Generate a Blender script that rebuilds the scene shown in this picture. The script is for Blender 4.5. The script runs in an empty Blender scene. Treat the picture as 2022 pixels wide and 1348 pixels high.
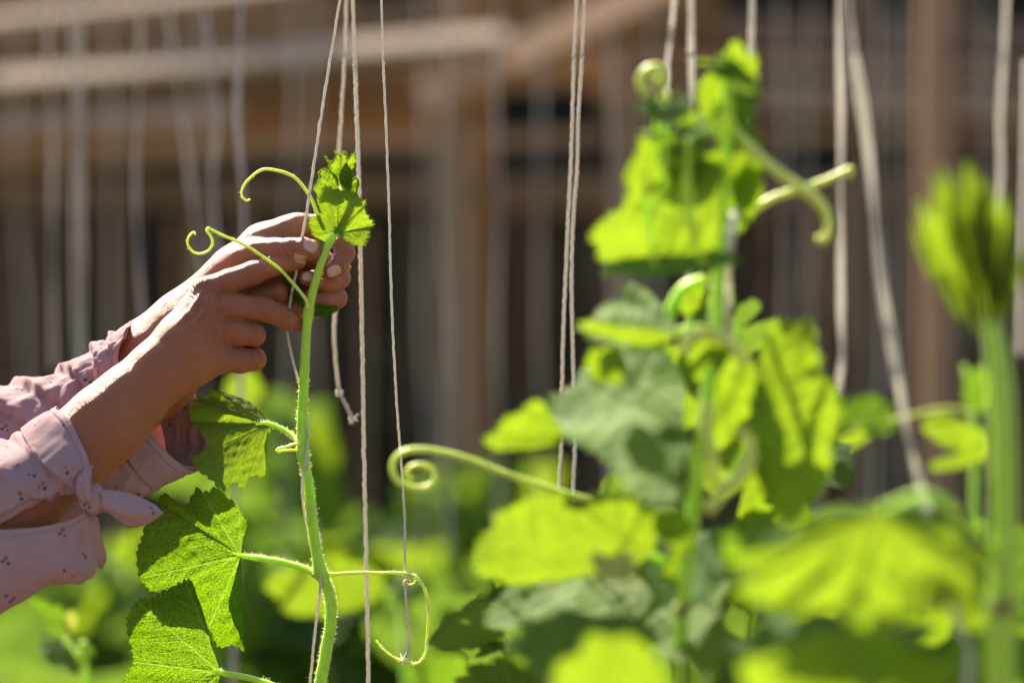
import bpy, math, random
import numpy as np
from mathutils import Vector, Matrix

# ------------------------------------------------------------------ camera, light, exposure
SC = bpy.context.scene
COL = SC.collection
FL, SENS, PW, PH = 135.0, 36.0, 2022.0, 1348.0
FP = FL / SENS * PW                 # focal length in photo pixels
D0 = 3.3                            # focus distance (m)
CZ = 1.3                            # camera height
S0 = FP / D0                        # photo pixels per metre at the focus distance

cam_d = bpy.data.cameras.new('camera')
cam_d.lens = FL; cam_d.sensor_width = SENS
cam_d.clip_start = 0.05; cam_d.clip_end = 500
cam_d.dof.use_dof = True
cam_d.dof.focus_distance = D0
cam_d.dof.aperture_fstop = 2.1
cam_d.dof.aperture_blades = 0
cam = bpy.data.objects.new('camera', cam_d)
cam.location = (0, 0, CZ); cam.rotation_euler = (math.pi / 2, 0, 0)
COL.objects.link(cam); SC.camera = cam

SUN = np.array([-0.315, 0.647, 0.694]); SUN /= np.linalg.norm(SUN)     # towards the sun
elev = math.asin(SUN[2]); azim = math.atan2(SUN[0], SUN[1])         # azimuth from +Y towards +X
world = bpy.data.worlds.new('World'); SC.world = world; world.use_nodes = True
wn = world.node_tree.nodes; wn.clear()
sky = wn.new('ShaderNodeTexSky'); sky.sky_type = 'NISHITA'; sky.sun_disc = False
sky.sun_elevation = elev; sky.sun_rotation = azim
sky.dust_density = 2.5; sky.air_density = 1.0; sky.ozone_density = 1.0
bg = wn.new('ShaderNodeBackground'); bg.inputs['Strength'].default_value = 0.075
wo = wn.new('ShaderNodeOutputWorld')
world.node_tree.links.new(sky.outputs[0], bg.inputs[0]); world.node_tree.links.new(bg.outputs[0], wo.inputs[0])
sun_d = bpy.data.lights.new('sun', 'SUN'); sun_d.energy = 5.0; sun_d.angle = math.radians(0.53)
sun_d.color = (1.0, 0.90, 0.74)
sun = bpy.data.objects.new('sun', sun_d); COL.objects.link(sun)
sun.rotation_euler = Vector(SUN).to_track_quat('Z', 'Y').to_euler()
sun.location = (-3, 4, 6)
SC.view_settings.view_transform = 'Standard'; SC.view_settings.look = 'None'
SC.view_settings.gamma = 1.0; SC.view_settings.use_curve_mapping = False
SC.view_settings.exposure = 1.64
SC.render.engine = 'CYCLES'
SC.cycles.use_denoising = True
SC.cycles.max_bounces = 10; SC.cycles.diffuse_bounces = 5; SC.cycles.glossy_bounces = 3
SC.cycles.transmission_bounces = 6; SC.cycles.transparent_max_bounces = 6
SC.cycles.sample_clamp_indirect = 6.0

rng = np.random.default_rng(7); random.seed(7)

# ------------------------------------------------------------------ helpers
def P(px, py, d=0.0):
    """world point seen at photo pixel (px, py), d = depth behind the focus distance in focus-plane pixels"""
    y = D0 + d / S0
    return np.array([(px - 1011) / FP * y, y, CZ - (py - 674) / FP * y])
def PY(px, py, y):
    return np.array([(px - 1011) / FP * y, y, CZ - (py - 674) / FP * y])
def norm(v):
    v = np.asarray(v, float); return v / (np.linalg.norm(v) + 1e-12)

def mesh_obj(name, V, F, mat, parent=None, smooth=True, attrs=None):
    """V (n,3); F (m,3|4) int array or list of faces -> ONE linked mesh object"""
    me = bpy.data.meshes.new(name)
    V = np.asarray(V, np.float32)
    if isinstance(F, np.ndarray):
        m, k = F.shape
        me.vertices.add(len(V)); me.vertices.foreach_set('co', V.ravel())
        me.loops.add(m * k); me.loops.foreach_set('vertex_index', F.astype(np.int32).ravel())
        me.polygons.add(m); me.polygons.foreach_set('loop_start', np.arange(0, m * k, k, dtype=np.int32))
        me.update(calc_edges=True)
    else:
        me.from_pydata([tuple(map(float, v)) for v in V], [], F)
    me.validate()
    if attrs:
        for an, av in attrs.items():
            a = me.attributes.new(an, 'FLOAT', 'POINT'); a.data.foreach_set('value', np.asarray(av, np.float32))
    if smooth: me.polygons.foreach_set('use_smooth', np.ones(len(me.polygons), bool))
    if mat: me.materials.append(mat)
    o = bpy.data.objects.new(name, me); COL.objects.link(o)
    if parent: attach(o, parent)
    return o
def attach(o, parent):
    o.parent = parent
    o.matrix_parent_inverse = world_of(parent).inverted()
def world_of(o):
    m = o.matrix_basis.copy()
    if o.parent: m = world_of(o.parent) @ o.matrix_parent_inverse @ m
    return m
def tag(o, label=None, cat=None, group=None, kind=None):
    if label: o['label'] = label
    if cat: o['category'] = cat
    if group: o['group'] = group
    if kind: o['kind'] = kind
    return o
def empty(name, loc, label, cat, group=None):
    o = bpy.data.objects.new(name, None); COL.objects.link(o); o.location = tuple(map(float, loc))
    o.empty_display_size = 0.05
    return tag(o, label, cat, group)

def catmull(pts, n, closed=False):
    pts = np.asarray(pts, float); m = len(pts)
    if m == 2 and not closed:
        t = np.linspace(0, 1, n)[:, None]; return pts[0] * (1 - t) + pts[1] * t
    seg = m if closed else m - 1
    u = np.linspace(0, seg, n, endpoint=not closed)
    i = np.minimum(u.astype(int), seg - 1); f = (u - i)[:, None]
    if closed: g = lambda k: pts[k % m]
    else:
        ext = np.vstack([2 * pts[0] - pts[1], pts, 2 * pts[-1] - pts[-2]]); g = lambda k: ext[k + 1]
    p0, p1, p2, p3 = g(i - 1), g(i), g(i + 1), g(i + 2)
    return 0.5 * (2 * p1 + (p2 - p0) * f + (2 * p0 - 5 * p1 + 4 * p2 - p3) * f ** 2 + (3 * p1 - p0 - 3 * p2 + p3) * f ** 3)

class MB:
    """collects pieces of geometry for ONE mesh"""
    def __init__(self): self.V = []; self.F = []; self.n = 0
    def add(self, V, F):
        self.V.append(np.asarray(V, float)); self.F += [tuple(int(i) + self.n for i in f) for f in F]; self.n += len(V)
    def tube(self, C, R, sides=8, cap=True, twist=0.0, squash=1.0):
        C = np.asarray(C, float); n = len(C); R = np.broadcast_to(np.asarray(R, float), (n,))
        T = np.gradient(C, axis=0); T /= np.linalg.norm(T, axis=1)[:, None] + 1e-12
        a = np.array([0, 1, 0.]) if abs(T[0][1]) < 0.9 else np.array([1., 0, 0])
        u = norm(a - T[0] * a.dot(T[0])); rings = []
        ang = np.linspace(0, 2 * math.pi, sides, endpoint=False)
        for i in range(n):
            u = norm(u - T[i] * u.dot(T[i])); v = np.cross(T[i], u)
            rings.append(C[i] + R[i] * (np.cos(ang + twist * i)[:, None] * u + squash * np.sin(ang + twist * i)[:, None] * v))
        V = np.vstack(rings); F = []
        for i in range(n - 1):
            for j in range(sides):
                k = (j + 1) % sides
                F.append((i * sides + j, i * sides + k, (i + 1) * sides + k, (i + 1) * sides + j))
        if cap:
            F.append(tuple(range(sides - 1, -1, -1))); F.append(tuple((n - 1) * sides + j for j in range(sides)))
        self.add(V, F)
    def hairs(self, C, R, count, length, rad, seed=0, lean=0.3):
        """short tapering hairs standing on a tube (three-sided spikes)"""
        r = np.random.default_rng(seed); C = np.asarray(C, float); n = len(C)
        R = np.broadcast_to(np.asarray(R, float), (n,)); T = np.gradient(C, axis=0)
        for _ in range(count):
            f = r.uniform(0, n - 1.001); i = int(f); f -= i
            c = C[i] * (1 - f) + C[i + 1] * f; t = norm(T[i])
            d = r.normal(size=3); d = norm(d - t * d.dot(t)); rr = R[i] * (1 - f) + R[i + 1] * f
            e = norm(d + t * r.normal(0, lean)); b = c + d * rr * 0.93
            L = length * r.uniform(0.4, 1.2); s1 = norm(np.cross(e, t)); s2 = np.cross(e, s1)
            base = [b + rad * (math.cos(q) * s1 + math.sin(q) * s2) for q in (0, 2.09, 4.19)]
            self.add(base + [b + e * L], [(0, 1, 3), (1, 2, 3), (2, 0, 3)])
    def box(self, c, sx, sy, sz, R=None, bev=0.0):
        c = np.asarray(c, float)
        b = min(bev, sx * .45, sy * .45, sz * .45); V = []
        if b <= 0:
            for x in (-.5, .5):
                for y in (-.5, .5):
                    for z in (-.5, .5): V.append((x * sx, y * sy, z * sz))
            F = [(0, 1, 3, 2), (4, 6, 7, 5), (0, 4, 5, 1), (2, 3, 7, 6), (0, 2, 6, 4), (1, 5, 7, 3)]
        else:   # prism with chamfered long edges along its longest axis x
            hy, hz = sy / 2, sz / 2
            prof = [(-hy + b, -hz), (hy - b, -hz), (hy, -hz + b), (hy, hz - b), (hy - b, hz), (-hy + b, hz), (-hy, hz - b), (-hy, -hz + b)]
            V = [(-sx / 2, y, z) for y, z in prof] + [(sx / 2, y, z) for y, z in prof]
            F = [(i, (i + 1) % 8, 8 + (i + 1) % 8, 8 + i) for i in range(8)] + [tuple(range(7, -1, -1)), tuple(range(8, 16))]
        V = np.array(V)
        if R is not None: V = V @ np.asarray(R).T
        self.add(V + c, F)
    def build(self, name, mat, parent=None, smooth=True):
        V = np.vstack(self.V)
        k = {len(f) for f in self.F}
        F = np.array(self.F) if len(k) == 1 else self.F
        return mesh_obj(name, V, F, mat, parent, smooth)

# ------------------------------------------------------------------ materials
def new_mat(name):
    m = bpy.data.materials.new(name); m.use_nodes = True
    nt = m.node_tree; nt.nodes.clear(); out = nt.nodes.new('ShaderNodeOutputMaterial')
    return m, nt, out
def N(nt, t, **kw):
    n = nt.nodes.new(t)
    for k, v in kw.items():
        if k in n.inputs: n.inputs[k].default_value = v
        else: setattr(n, k, v)
    return n
def L(nt, a, b): nt.links.new(a, b)
def ramp(nt, fac, stops):
    r = nt.nodes.new('ShaderNodeValToRGB'); e = r.color_ramp.elements
    while len(e) < len(stops): e.new(0.5)
    for q, (p, c) in zip(e, stops): q.position = p; q.color = (*c, 1)
    L(nt, fac, r.inputs[0]); return r.outputs[0]
def mixc(nt, fac, a, b, mode='MIX'):
    m = nt.nodes.new('ShaderNodeMix'); m.data_type = 'RGBA'; m.blend_type = mode
    for s, v in ((m.inputs[0], fac), (m.inputs[6], a), (m.inputs[7], b)):
        if isinstance(v, (int, float)): s.default_value = v
        elif isinstance(v, tuple): s.default_value = (*v, 1)
        else: L(nt, v, s)
    return m.outputs[2]
def mathn(nt, op, a, b=0.0, clamp=False):
    m = nt.nodes.new('ShaderNodeMath'); m.operation = op; m.use_clamp = clamp
    for s, v in ((m.inputs[0], a), (m.inputs[1], b)):
        if isinstance(v, (int, float)): s.default_value = v
        else: L(nt, v, s)
    return m.outputs[0]
def noise(nt, scale, detail=4, rough=0.55, vec=None):
    n = N(nt, 'ShaderNodeTexNoise'); n.inputs['Scale'].default_value = scale
    n.inputs['Detail'].default_value = detail; n.inputs['Roughness'].default_value = rough
    if vec is not None: L(nt, vec, n.inputs['Vector'])
    return n.outputs[0]
def objco(nt): return N(nt, 'ShaderNodeTexCoord').outputs['Object']
def bump(nt, h, strength, dist):
    b = N(nt, 'ShaderNodeBump'); b.inputs['Strength'].default_value = strength; b.inputs['Distance'].default_value = dist
    L(nt, h, b.inputs['Height']); return b.outputs[0]
def attr(nt, name):
    a = N(nt, 'ShaderNodeAttribute'); a.attribute_name = name; return a.outputs['Fac']

def leaf_material(name, top, under, trans, vein, rough=0.42, tmix=0.5, cell=420.0, emboss=1.0, vt=.62):
    m, nt, out = new_mat(name)
    co = objco(nt); v = attr(nt, 'vein')
    vor = N(nt, 'ShaderNodeTexVoronoi', feature='DISTANCE_TO_EDGE'); vor.inputs['Scale'].default_value = cell
    L(nt, co, vor.inputs['Vector'])
    net = mathn(nt, 'SUBTRACT', 1.0, mathn(nt, 'MULTIPLY', vor.outputs[0], 9.0, True), True)
    n1 = noise(nt, 38, 4, .6, co); n2 = noise(nt, 220, 3, .6, co)
    base = mixc(nt, n1, tuple(c * .75 for c in top), tuple(min(1, c * 1.25) for c in top))
    geo = N(nt, 'ShaderNodeNewGeometry')
    base = mixc(nt, geo.outputs['Backfacing'], base, under)
    base = mixc(nt, mathn(nt, 'MULTIPLY', v, .55), base, vein)
    tr = mixc(nt, n1, tuple(c * .78 for c in trans), tuple(min(1, c * 1.18) for c in trans))
    tr = mixc(nt, mathn(nt, 'MULTIPLY', net, .55), tr, tuple(c * .45 for c in trans))
    tr = mixc(nt, mathn(nt, 'MULTIPLY', v, .8), tr, tuple(min(1, c * vt + (.03 if vt > 1 else 0)) for c in trans))
    h = mathn(nt, 'ADD', mathn(nt, 'ADD', mathn(nt, 'MULTIPLY', net, -.7), mathn(nt, 'MULTIPLY', n2, .5)), mathn(nt, 'MULTIPLY', v, -1.5))
    bn = bump(nt, h, min(1, .7 * emboss), .0014 * emboss)
    p = N(nt, 'ShaderNodeBsdfPrincipled', Roughness=rough)
    p.inputs['Specular IOR Level'].default_value = 0.09
    L(nt, base, p.inputs['Base Color']); L(nt, bn, p.inputs['Normal'])
    t = N(nt, 'ShaderNodeBsdfTranslucent'); L(nt, tr, t.inputs[0]); L(nt, bn, t.inputs['Normal'])
    mx = N(nt, 'ShaderNodeMixShader'); mx.inputs[0].default_value = tmix
    L(nt, p.outputs[0], mx.inputs[1]); L(nt, t.outputs[0], mx.inputs[2]); L(nt, mx.outputs[0], out.inputs[0])
    return m

def soft_mat(name, col, rough=.6, trans=None, tmix=.0, scale=60, var=.25, bumpd=0.0, spec=.4, stretch=None):
    m, nt, out = new_mat(name); co = objco(nt)
    if stretch:
        mp = N(nt, 'ShaderNodeMapping'); mp.inputs['Scale'].default_value = stretch; L(nt, co, mp.inputs[0]); co = mp.outputs[0]
    n1 = noise(nt, scale, 5, .6, co)
    c = mixc(nt, n1, tuple(x * (1 - var) for x in col), tuple(min(1, x * (1 + var)) for x in col))
    p = N(nt, 'ShaderNodeBsdfPrincipled', Roughness=rough); p.inputs['Specular IOR Level'].default_value = spec
    L(nt, c, p.inputs['Base Color'])
    if bumpd: L(nt, bump(nt, noise(nt, scale * 4, 4, .6, co), .6, bumpd), p.inputs['Normal'])
    if trans:
        t = N(nt, 'ShaderNodeBsdfTranslucent'); t.inputs[0].default_value = (*trans, 1)
        mx = N(nt, 'ShaderNodeMixShader'); mx.inputs[0].default_value = tmix
        L(nt, p.outputs[0], mx.inputs[1]); L(nt, t.outputs[0], mx.inputs[2]); L(nt, mx.outputs[0], out.inputs[0])
    else: L(nt, p.outputs[0], out.inputs[0])
    return m

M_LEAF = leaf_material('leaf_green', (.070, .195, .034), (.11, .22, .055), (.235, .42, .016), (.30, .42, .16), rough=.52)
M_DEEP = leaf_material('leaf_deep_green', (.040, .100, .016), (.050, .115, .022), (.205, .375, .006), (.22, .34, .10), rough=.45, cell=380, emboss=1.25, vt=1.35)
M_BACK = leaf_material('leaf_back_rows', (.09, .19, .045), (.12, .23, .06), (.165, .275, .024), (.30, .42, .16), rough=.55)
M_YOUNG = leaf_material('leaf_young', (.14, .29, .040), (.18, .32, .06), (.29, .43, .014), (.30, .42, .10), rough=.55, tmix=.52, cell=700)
def juicy_mat(name, col, rad, scale, rough):
    m, nt, out = new_mat(name); co = objco(nt)
    c = mixc(nt, noise(nt, 110, 5, .6, co), tuple(x * .8 for x in col), tuple(min(1, x * 1.2) for x in col))
    p = N(nt, 'ShaderNodeBsdfPrincipled', Roughness=rough)
    L(nt, c, p.inputs['Base Color']); p.inputs['Subsurface Weight'].default_value = 1.0
    p.inputs['Subsurface Radius'].default_value = rad; p.inputs['Subsurface Scale'].default_value = scale
    L(nt, bump(nt, noise(nt, 500, 4, .6, co), .5, .0004), p.inputs['Normal']); L(nt, p.outputs[0], out.inputs[0]); return m
M_STEM = juicy_mat('vine_stem', (.46, .68, .06), (.8, 1.0, .12), .009, .45)
M_TENDRIL = juicy_mat('tendril', (.68, .72, .16), (.8, 1.0, .2), .004, .4)
M_STRING = soft_mat('string', (.84, .81, .75), .8, (.95, .91, .83), .5, 500, .18, .0006, .2)
M_STRING_FAR = soft_mat('weathered_string', (.60, .57, .52), .85, (.62, .58, .52), .3, 500, .18, .0006, .2)
M_FLOWER = soft_mat('yellow_petal', (.45, .48, .08), .55, (.42, .48, .06), .4, 60, .15)

def skin_material():
    m, nt, out = new_mat('skin'); co = objco(nt)
    n1 = noise(nt, 28, 4, .6, co); n2 = noise(nt, 160, 4, .65, co)
    base = mixc(nt, n1, (.31, .094, .037), (.45, .163, .069))
    base = mixc(nt, mathn(nt, 'MULTIPLY', n2, .35), base, (.30, .10, .06))
    sp = N(nt, 'ShaderNodeTexVoronoi', feature='F1'); sp.inputs['Scale'].default_value = 95; L(nt, co, sp.inputs['Vector'])
    base = mixc(nt, mathn(nt, 'MULTIPLY', mathn(nt, 'LESS_THAN', mathn(nt, 'ADD', sp.outputs[0], mathn(nt, 'MULTIPLY', n2, .15)), .17), .35), base, (.14, .05, .03))
    base = mixc(nt, mathn(nt, 'MULTIPLY', attr(nt, 'red'), .55), base, (.33, .085, .05))
    base = mixc(nt, mathn(nt, 'MULTIPLY', attr(nt, 'crease'), -1.5, True), base, (.16, .045, .025))
    nail = attr(nt, 'nail')
    base = mixc(nt, nail, base, (.60, .36, .28))
    mp = N(nt, 'ShaderNodeMapping'); mp.inputs['Scale'].default_value = (1, 1, 1); L(nt, co, mp.inputs[0])
    vor = N(nt, 'ShaderNodeTexVoronoi', feature='DISTANCE_TO_EDGE'); vor.inputs['Scale'].default_value = 900; L(nt, co, vor.inputs['Vector'])
    vb = mathn(nt, 'MULTIPLY', vor.outputs[0], 3.0, True)
    h = mathn(nt, 'ADD', mathn(nt, 'MULTIPLY', vb, .5), mathn(nt, 'MULTIPLY', noise(nt, 420, 4, .6, co), .8))
    inv = mathn(nt, 'SUBTRACT', 1.0, nail, True)
    h = mathn(nt, 'ADD', h, mathn(nt, 'MULTIPLY', noise(nt, 95, 3, .5, co), 1.6))
    h = mathn(nt, 'ADD', h, mathn(nt, 'MULTIPLY', attr(nt, 'crease'), 3.2))
    h = mathn(nt, 'MULTIPLY', h, inv)
    p = N(nt, 'ShaderNodeBsdfPrincipled')
    L(nt, base, p.inputs['Base Color'])
    L(nt, mixc(nt, nail, (.46,) * 3, (.25,) * 3), p.inputs['Roughness'])
    p.inputs['Specular IOR Level'].default_value = .5
    p.inputs['Subsurface Weight'].default_value = .65
    p.inputs['Subsurface Radius'].default_value = (1.0, .28, .13)
    p.inputs['Subsurface Scale'].default_value = .0075
    L(nt, bump(nt, h, .6, .0009), p.inputs['Normal'])
    L(nt, p.outputs[0], out.inputs[0]); return m
M_SKIN = skin_material()

def fabric_material():
    m, nt, out = new_mat('floral_cotton'); co = objco(nt)
    weave = noise(nt, 1500, 2, .5, co); cl = noise(nt, 30, 3, .5, co)
    base = mixc(nt, cl, (.56, .37, .40), (.67, .48, .51))
    def spots(scale, off, rad, thresh, stretch=(1, 1, 1)):
        mp = N(nt, 'ShaderNodeMapping'); mp.inputs['Location'].default_value = off; mp.inputs['Scale'].default_value = stretch
        L(nt, co, mp.inputs[0])
        wob = N(nt, 'ShaderNodeTexNoise'); wob.inputs['Scale'].default_value = 350; L(nt, co, wob.inputs['Vector'])
        v = N(nt, 'ShaderNodeTexVoronoi', feature='F1'); v.inputs['Scale'].default_value = scale; L(nt, mp.outputs[0], v.inputs['Vector'])
        dist = mathn(nt, 'ADD', v.outputs['Distance'], mathn(nt, 'MULTIPLY', wob.outputs[0], .08))
        on = mathn(nt, 'LESS_THAN', dist, rad)
        sep = N(nt, 'ShaderNodeSeparateColor'); L(nt, v.outputs['Color'], sep.inputs[0])
        return mathn(nt, 'MULTIPLY', on, mathn(nt, 'LESS_THAN', sep.outputs[0], thresh))
    # a bud with two leaves beneath it, from one cell pattern looked up three times
    bud = spots(64, (0, 0, 0), .17, 1.1)
    lf1 = spots(64, (.0030, 0, .0028), .155, 1.1)
    lf2 = spots(64, (-.0016, .0006, .0044), .15, 1.1)
    dots = spots(80, (.31, .17, .05), .085, .7)
    base = mixc(nt, lf1, base, (.16, .17, .15)); base = mixc(nt, lf2, base, (.14, .15, .14))
    base = mixc(nt, bud, base, (.55, .15, .14)); base = mixc(nt, dots, base, (.07, .05, .06))
    p = N(nt, 'ShaderNodeBsdfPrincipled', Roughness=.85); p.inputs['Specular IOR Level'].default_value = .2
    p.inputs['Sheen Weight'].default_value = .25
    crk = noise(nt, 85, 5, .6, co)
    L(nt, base, p.inputs['Base Color']); L(nt, bump(nt, mathn(nt, 'ADD', mathn(nt, 'MULTIPLY', weave, .25), crk), .5, .0022), p.inputs['Normal'])
    t = N(nt, 'ShaderNodeBsdfTranslucent'); L(nt, mixc(nt, 1.0, base, (1.0, .74, .66), 'MULTIPLY'), t.inputs[0])
    mx = N(nt, 'ShaderNodeMixShader'); mx.inputs[0].default_value = .46
    L(nt, p.outputs[0], mx.inputs[1]); L(nt, t.outputs[0], mx.inputs[2]); L(nt, mx.outputs[0], out.inputs[0])
    return m
M_SHIRT = fabric_material()

def wood_material(name, a, b, axis='z'):
    m, nt, out = new_mat(name); co = objco(nt)
    mp = N(nt, 'ShaderNodeMapping')
    mp.inputs['Scale'].default_value = (30, 30, 2.5) if axis == 'z' else (2.5, 30, 30)
    L(nt, co, mp.inputs[0])
    n1 = noise(nt, 1.0, 6, .65, mp.outputs[0]); n2 = noise(nt, 3, 4, .6, co)
    c = mixc(nt, mathn(nt, 'MULTIPLY', mathn(nt, 'ADD', n1, n2), .5), a, b)
    p = N(nt, 'ShaderNodeBsdfPrincipled', Roughness=.8); p.inputs['Specular IOR Level'].default_value = .25
    L(nt, c, p.inputs['Base Color']); L(nt, bump(nt, n1, .5, .004), p.inputs['Normal']); L(nt, p.outputs[0], out.inputs[0])
    return m
M_WOODX = wood_material('weathered_board', (.34, .225, .145), (.54, .40, .29), 'x')
M_WOODB = wood_material('brown_board', (.15, .085, .035), (.25, .145, .06), 'x')
M_WOODO = wood_material('orange_board', (.34, .18, .085), (.50, .29, .155), 'x')
M_POST = wood_material('grey_post', (.26, .170, .105), (.44, .30, .20), 'z')
M_POSTR = wood_material('red_brown_post', (.30, .165, .095), (.48, .285, .18), 'z')
M_SLAT = wood_material('dark_slat', (.110, .076, .050), (.23, .165, .115), 'z')
M_SOIL = soft_mat('soil', (.11, .075, .05), .95, None, 0, 6, .4, .01, .1)
M_HEDGE = soft_mat('hedge_leaf', (.060, .058, .030), .55, (.10, .10, .03), .25, 3, .4)
M_BARK = soft_mat('hedge_core', (.030, .026, .018), .95, None, 0, 5, .3)
M_GOLD, nt_, o_ = new_mat('gold')
g_ = N(nt_, 'ShaderNodeBsdfPrincipled', Roughness=.25, Metallic=1.0); g_.inputs['Base Color'].default_value = (.75, .52, .18, 1)
L(nt_, g_.outputs[0], o_.inputs[0])
M_HAIR = soft_mat('hair', (.02, .014, .01), .45, None, 0, 200, .4)
M_TROUSER = soft_mat('trouser_cloth', (.07, .08, .12), .85, None, 0, 200, .2)
M_HAT = soft_mat('straw', (.50, .37, .17), .8, None, 0, 120, .25, .002)

# ------------------------------------------------------------------ leaves
def vnoise(p, seed):
    """cheap smooth noise from summed sines; p (...,2)"""
    r = np.random.default_rng(seed); o = 0
    for k in range(6):
        d = r.normal(size=2); d /= np.linalg.norm(d); f = r.uniform(.6, 1.8)
        o = o + np.sin((p[..., 0] * d[0] + p[..., 1] * d[1]) * f * 6.283 + r.uniform(0, 6.28))
    return o / 4

def leaf_mesh(J, O, seed=0, nS=160, nT=24, teeth=0.035, nteeth=44, puff=0.02, wave=0.03, hair=False, main=None, cup=0.0, normal=None, lobe=0.0):
    """J junction with the stalk, O (k,3) outline from one side of the stalk round the tip to the other side"""
    r = np.random.default_rng(seed)
    O = catmull(O, nS); D = O - J; Ls = np.linalg.norm(D, axis=1); size = Ls.max()
    s = np.linspace(0, 1, nS)
    # teeth: uneven saw along the margin
    ph = np.cumsum(1 + .45 * r.normal(size=nS).cumsum() / nS ** .5 * .3); ph = ph / ph[-1] * nteeth
    saw = np.abs((ph % 1) - .35); saw = 1 - saw / .65
    amp = teeth * (0.55 + .7 * np.abs(np.sin(ph * .83 + seed)))
    D = D * (1 + (amp * (saw - .5) * size / np.maximum(Ls, size * .3))[:, None])
    if lobe: D = D * (1 + lobe * (np.abs(np.sin(s * math.pi * 6 + seed)) - .6) * np.sin(s * math.pi) ** .5)[:, None]
    # plane of the leaf
    c = D.mean(0); U, S_, Vt = np.linalg.svd(D - c, full_matrices=False)
    n = Vt[2] if normal is None else norm(normal)
    if normal is None and n[1] > 0: n = -n
    e1 = norm(D[nS // 2] - n * D[nS // 2].dot(n)); e2 = np.cross(n, e1)
    t = np.linspace(0, 1, nT + 1)[1:] ** 0.85
    V = D[None] * t[:, None, None]                       # (nT,nS,3)
    q = np.stack([V @ e1, V @ e2], -1)                  # 2D
    # veins
    segs = []
    main = main or [.10, .27, .5, .73, .90]
    for mk in main:
        i = min(nS - 1, int(mk * nS)); tip = np.array([D[i] @ e1, D[i] @ e2]) * .97
        Lm = np.linalg.norm(tip); w0 = .016 * size
        segs.append((np.zeros(2), tip, w0, 1.0))
        dr = tip / (Lm + 1e-9)
        for k in range(8):
            f = .14 + .1 * k + r.uniform(-.03, .03)
            for sg in (-1, 1):
                a = sg * math.radians(r.uniform(38, 52)); dd = np.array([dr[0] * math.cos(a) - dr[1] * math.sin(a), dr[0] * math.sin(a) + dr[1] * math.cos(a)])
                b = tip * f; segs.append((b, b + dd * Lm * (.42 - .28 * f), w0 * .5, .6))
    mask = np.zeros(q.shape[:2]); near = np.full(q.shape[:2], 9.)
    for a, b, w, st in segs:
        ab = b - a; h = np.clip(((q - a) @ ab) / (ab @ ab + 1e-12), 0, 1)
        dist = np.linalg.norm(q - a - h[..., None] * ab, axis=-1)
        ww = w * (1.15 - .75 * h)
        mask = np.maximum(mask, st * np.exp(-(dist / ww) ** 2))
        near = np.minimum(near, dist / size / (.5 + .5 * st))
    rho = np.linalg.norm(q, axis=-1) / size
    h = .34 * puff * size * (np.clip(near / .04, 0, 1) ** .7 - .5) * np.clip(rho * 4, 0, 1)
    h += puff * .26 * size * vnoise(q / size * 5, seed + 5) * np.clip(rho * 3, 0, 1)
    th = np.arctan2(q[..., 1], q[..., 0])
    h += wave * size * np.sin(th * 5 + seed) * rho ** 2.2 + wave * .6 * size * np.sin(th * 11 + 2 * seed) * rho ** 4
    h += wave * .5 * size * vnoise(q / size * 1.6, seed + 9) * np.clip(rho * 2, 0, 1)
    h -= cup * size * rho ** 2
    V = V + h[..., None] * n
    Vall = np.vstack([[np.zeros(3)], V.reshape(-1, 3)]) + J
    idx = 1 + np.arange(nT * nS).reshape(nT, nS)
    F = [(0, idx[0, j + 1], idx[0, j]) for j in range(nS - 1)]
    A = np.stack([idx[:-1, :-1], idx[:-1, 1:], idx[1:, 1:], idx[1:, :-1]], -1).reshape(-1, 4)
    F += [tuple(map(int, f)) for f in A]
    at = np.concatenate([[1.0], mask.ravel()])
    V2 = Vall
    if hair:
        # fine hairs along the margin and veins
        k = hair; edge = V[-1] + J; VV = [Vall]; nn = len(Vall)
        for _ in range(k):
            j = r.integers(1, nS - 1); b = edge[j]; dd = norm(norm(D[j]) + r.normal(0, .5, 3))
            sd = norm(np.cross(dd, n)); Lh = .0022 * r.uniform(.5, 1.4); w = .00013
            VV.append(np.array([b - sd * w, b + sd * w, b + dd * Lh])); F.append((nn, nn + 1, nn + 2)); nn += 3
        V2 = np.vstack(VV); at = np.concatenate([at, np.zeros(nn - len(Vall))])
    return V2, F, at

def leaf_obj(name, mat, parent, J, O, label=None, **kw):
    V, F, at = leaf_mesh(J, O, **kw)
    o = mesh_obj(name, V, [tuple(map(int, f)) for f in F], mat, parent, attrs={'vein': at})
    if label: o['label'] = label
    return o

def traced(J, outline, d=0.0, gx=0.0, gy=0.0, fold=0.0, y=None):
    """outline pixel list -> 3D points; per-point depth = d + gx*dx + gy*dy (+ own third value)"""
    def pt(p):
        dx, dy = p[0] - J[0], p[1] - J[1]
        dd = d + gx * dx + gy * dy + (p[2] if len(p) > 2 else 0)
        if y is not None: return PY(p[0], p[1], y + dd / S0)
        return P(p[0], p[1], dd)
    return pt((J[0], J[1])), np.array([pt(p) for p in outline])

def std_outline(n=40, lobes=.10, seed=0, wide=1.0):
    """melon leaf outline in (u towards tip, v) with unit tip length"""
    r = np.random.default_rng(seed)
    th = np.linspace(-math.radians(158), math.radians(158), n)
    rr = .80 + .17 * np.cos(th) + lobes * np.cos(th * 5) * np.exp(-(th / 2.6) ** 2) + .04 * r.normal(size=n).cumsum() / n ** .5
    rr *= 1 - .25 * np.clip((np.abs(th) - 2.2) / .6, 0, 1)
    rr /= rr[n // 2]
    return np.stack([rr * np.cos(th), wide * rr * np.sin(th)], -1)

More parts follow.
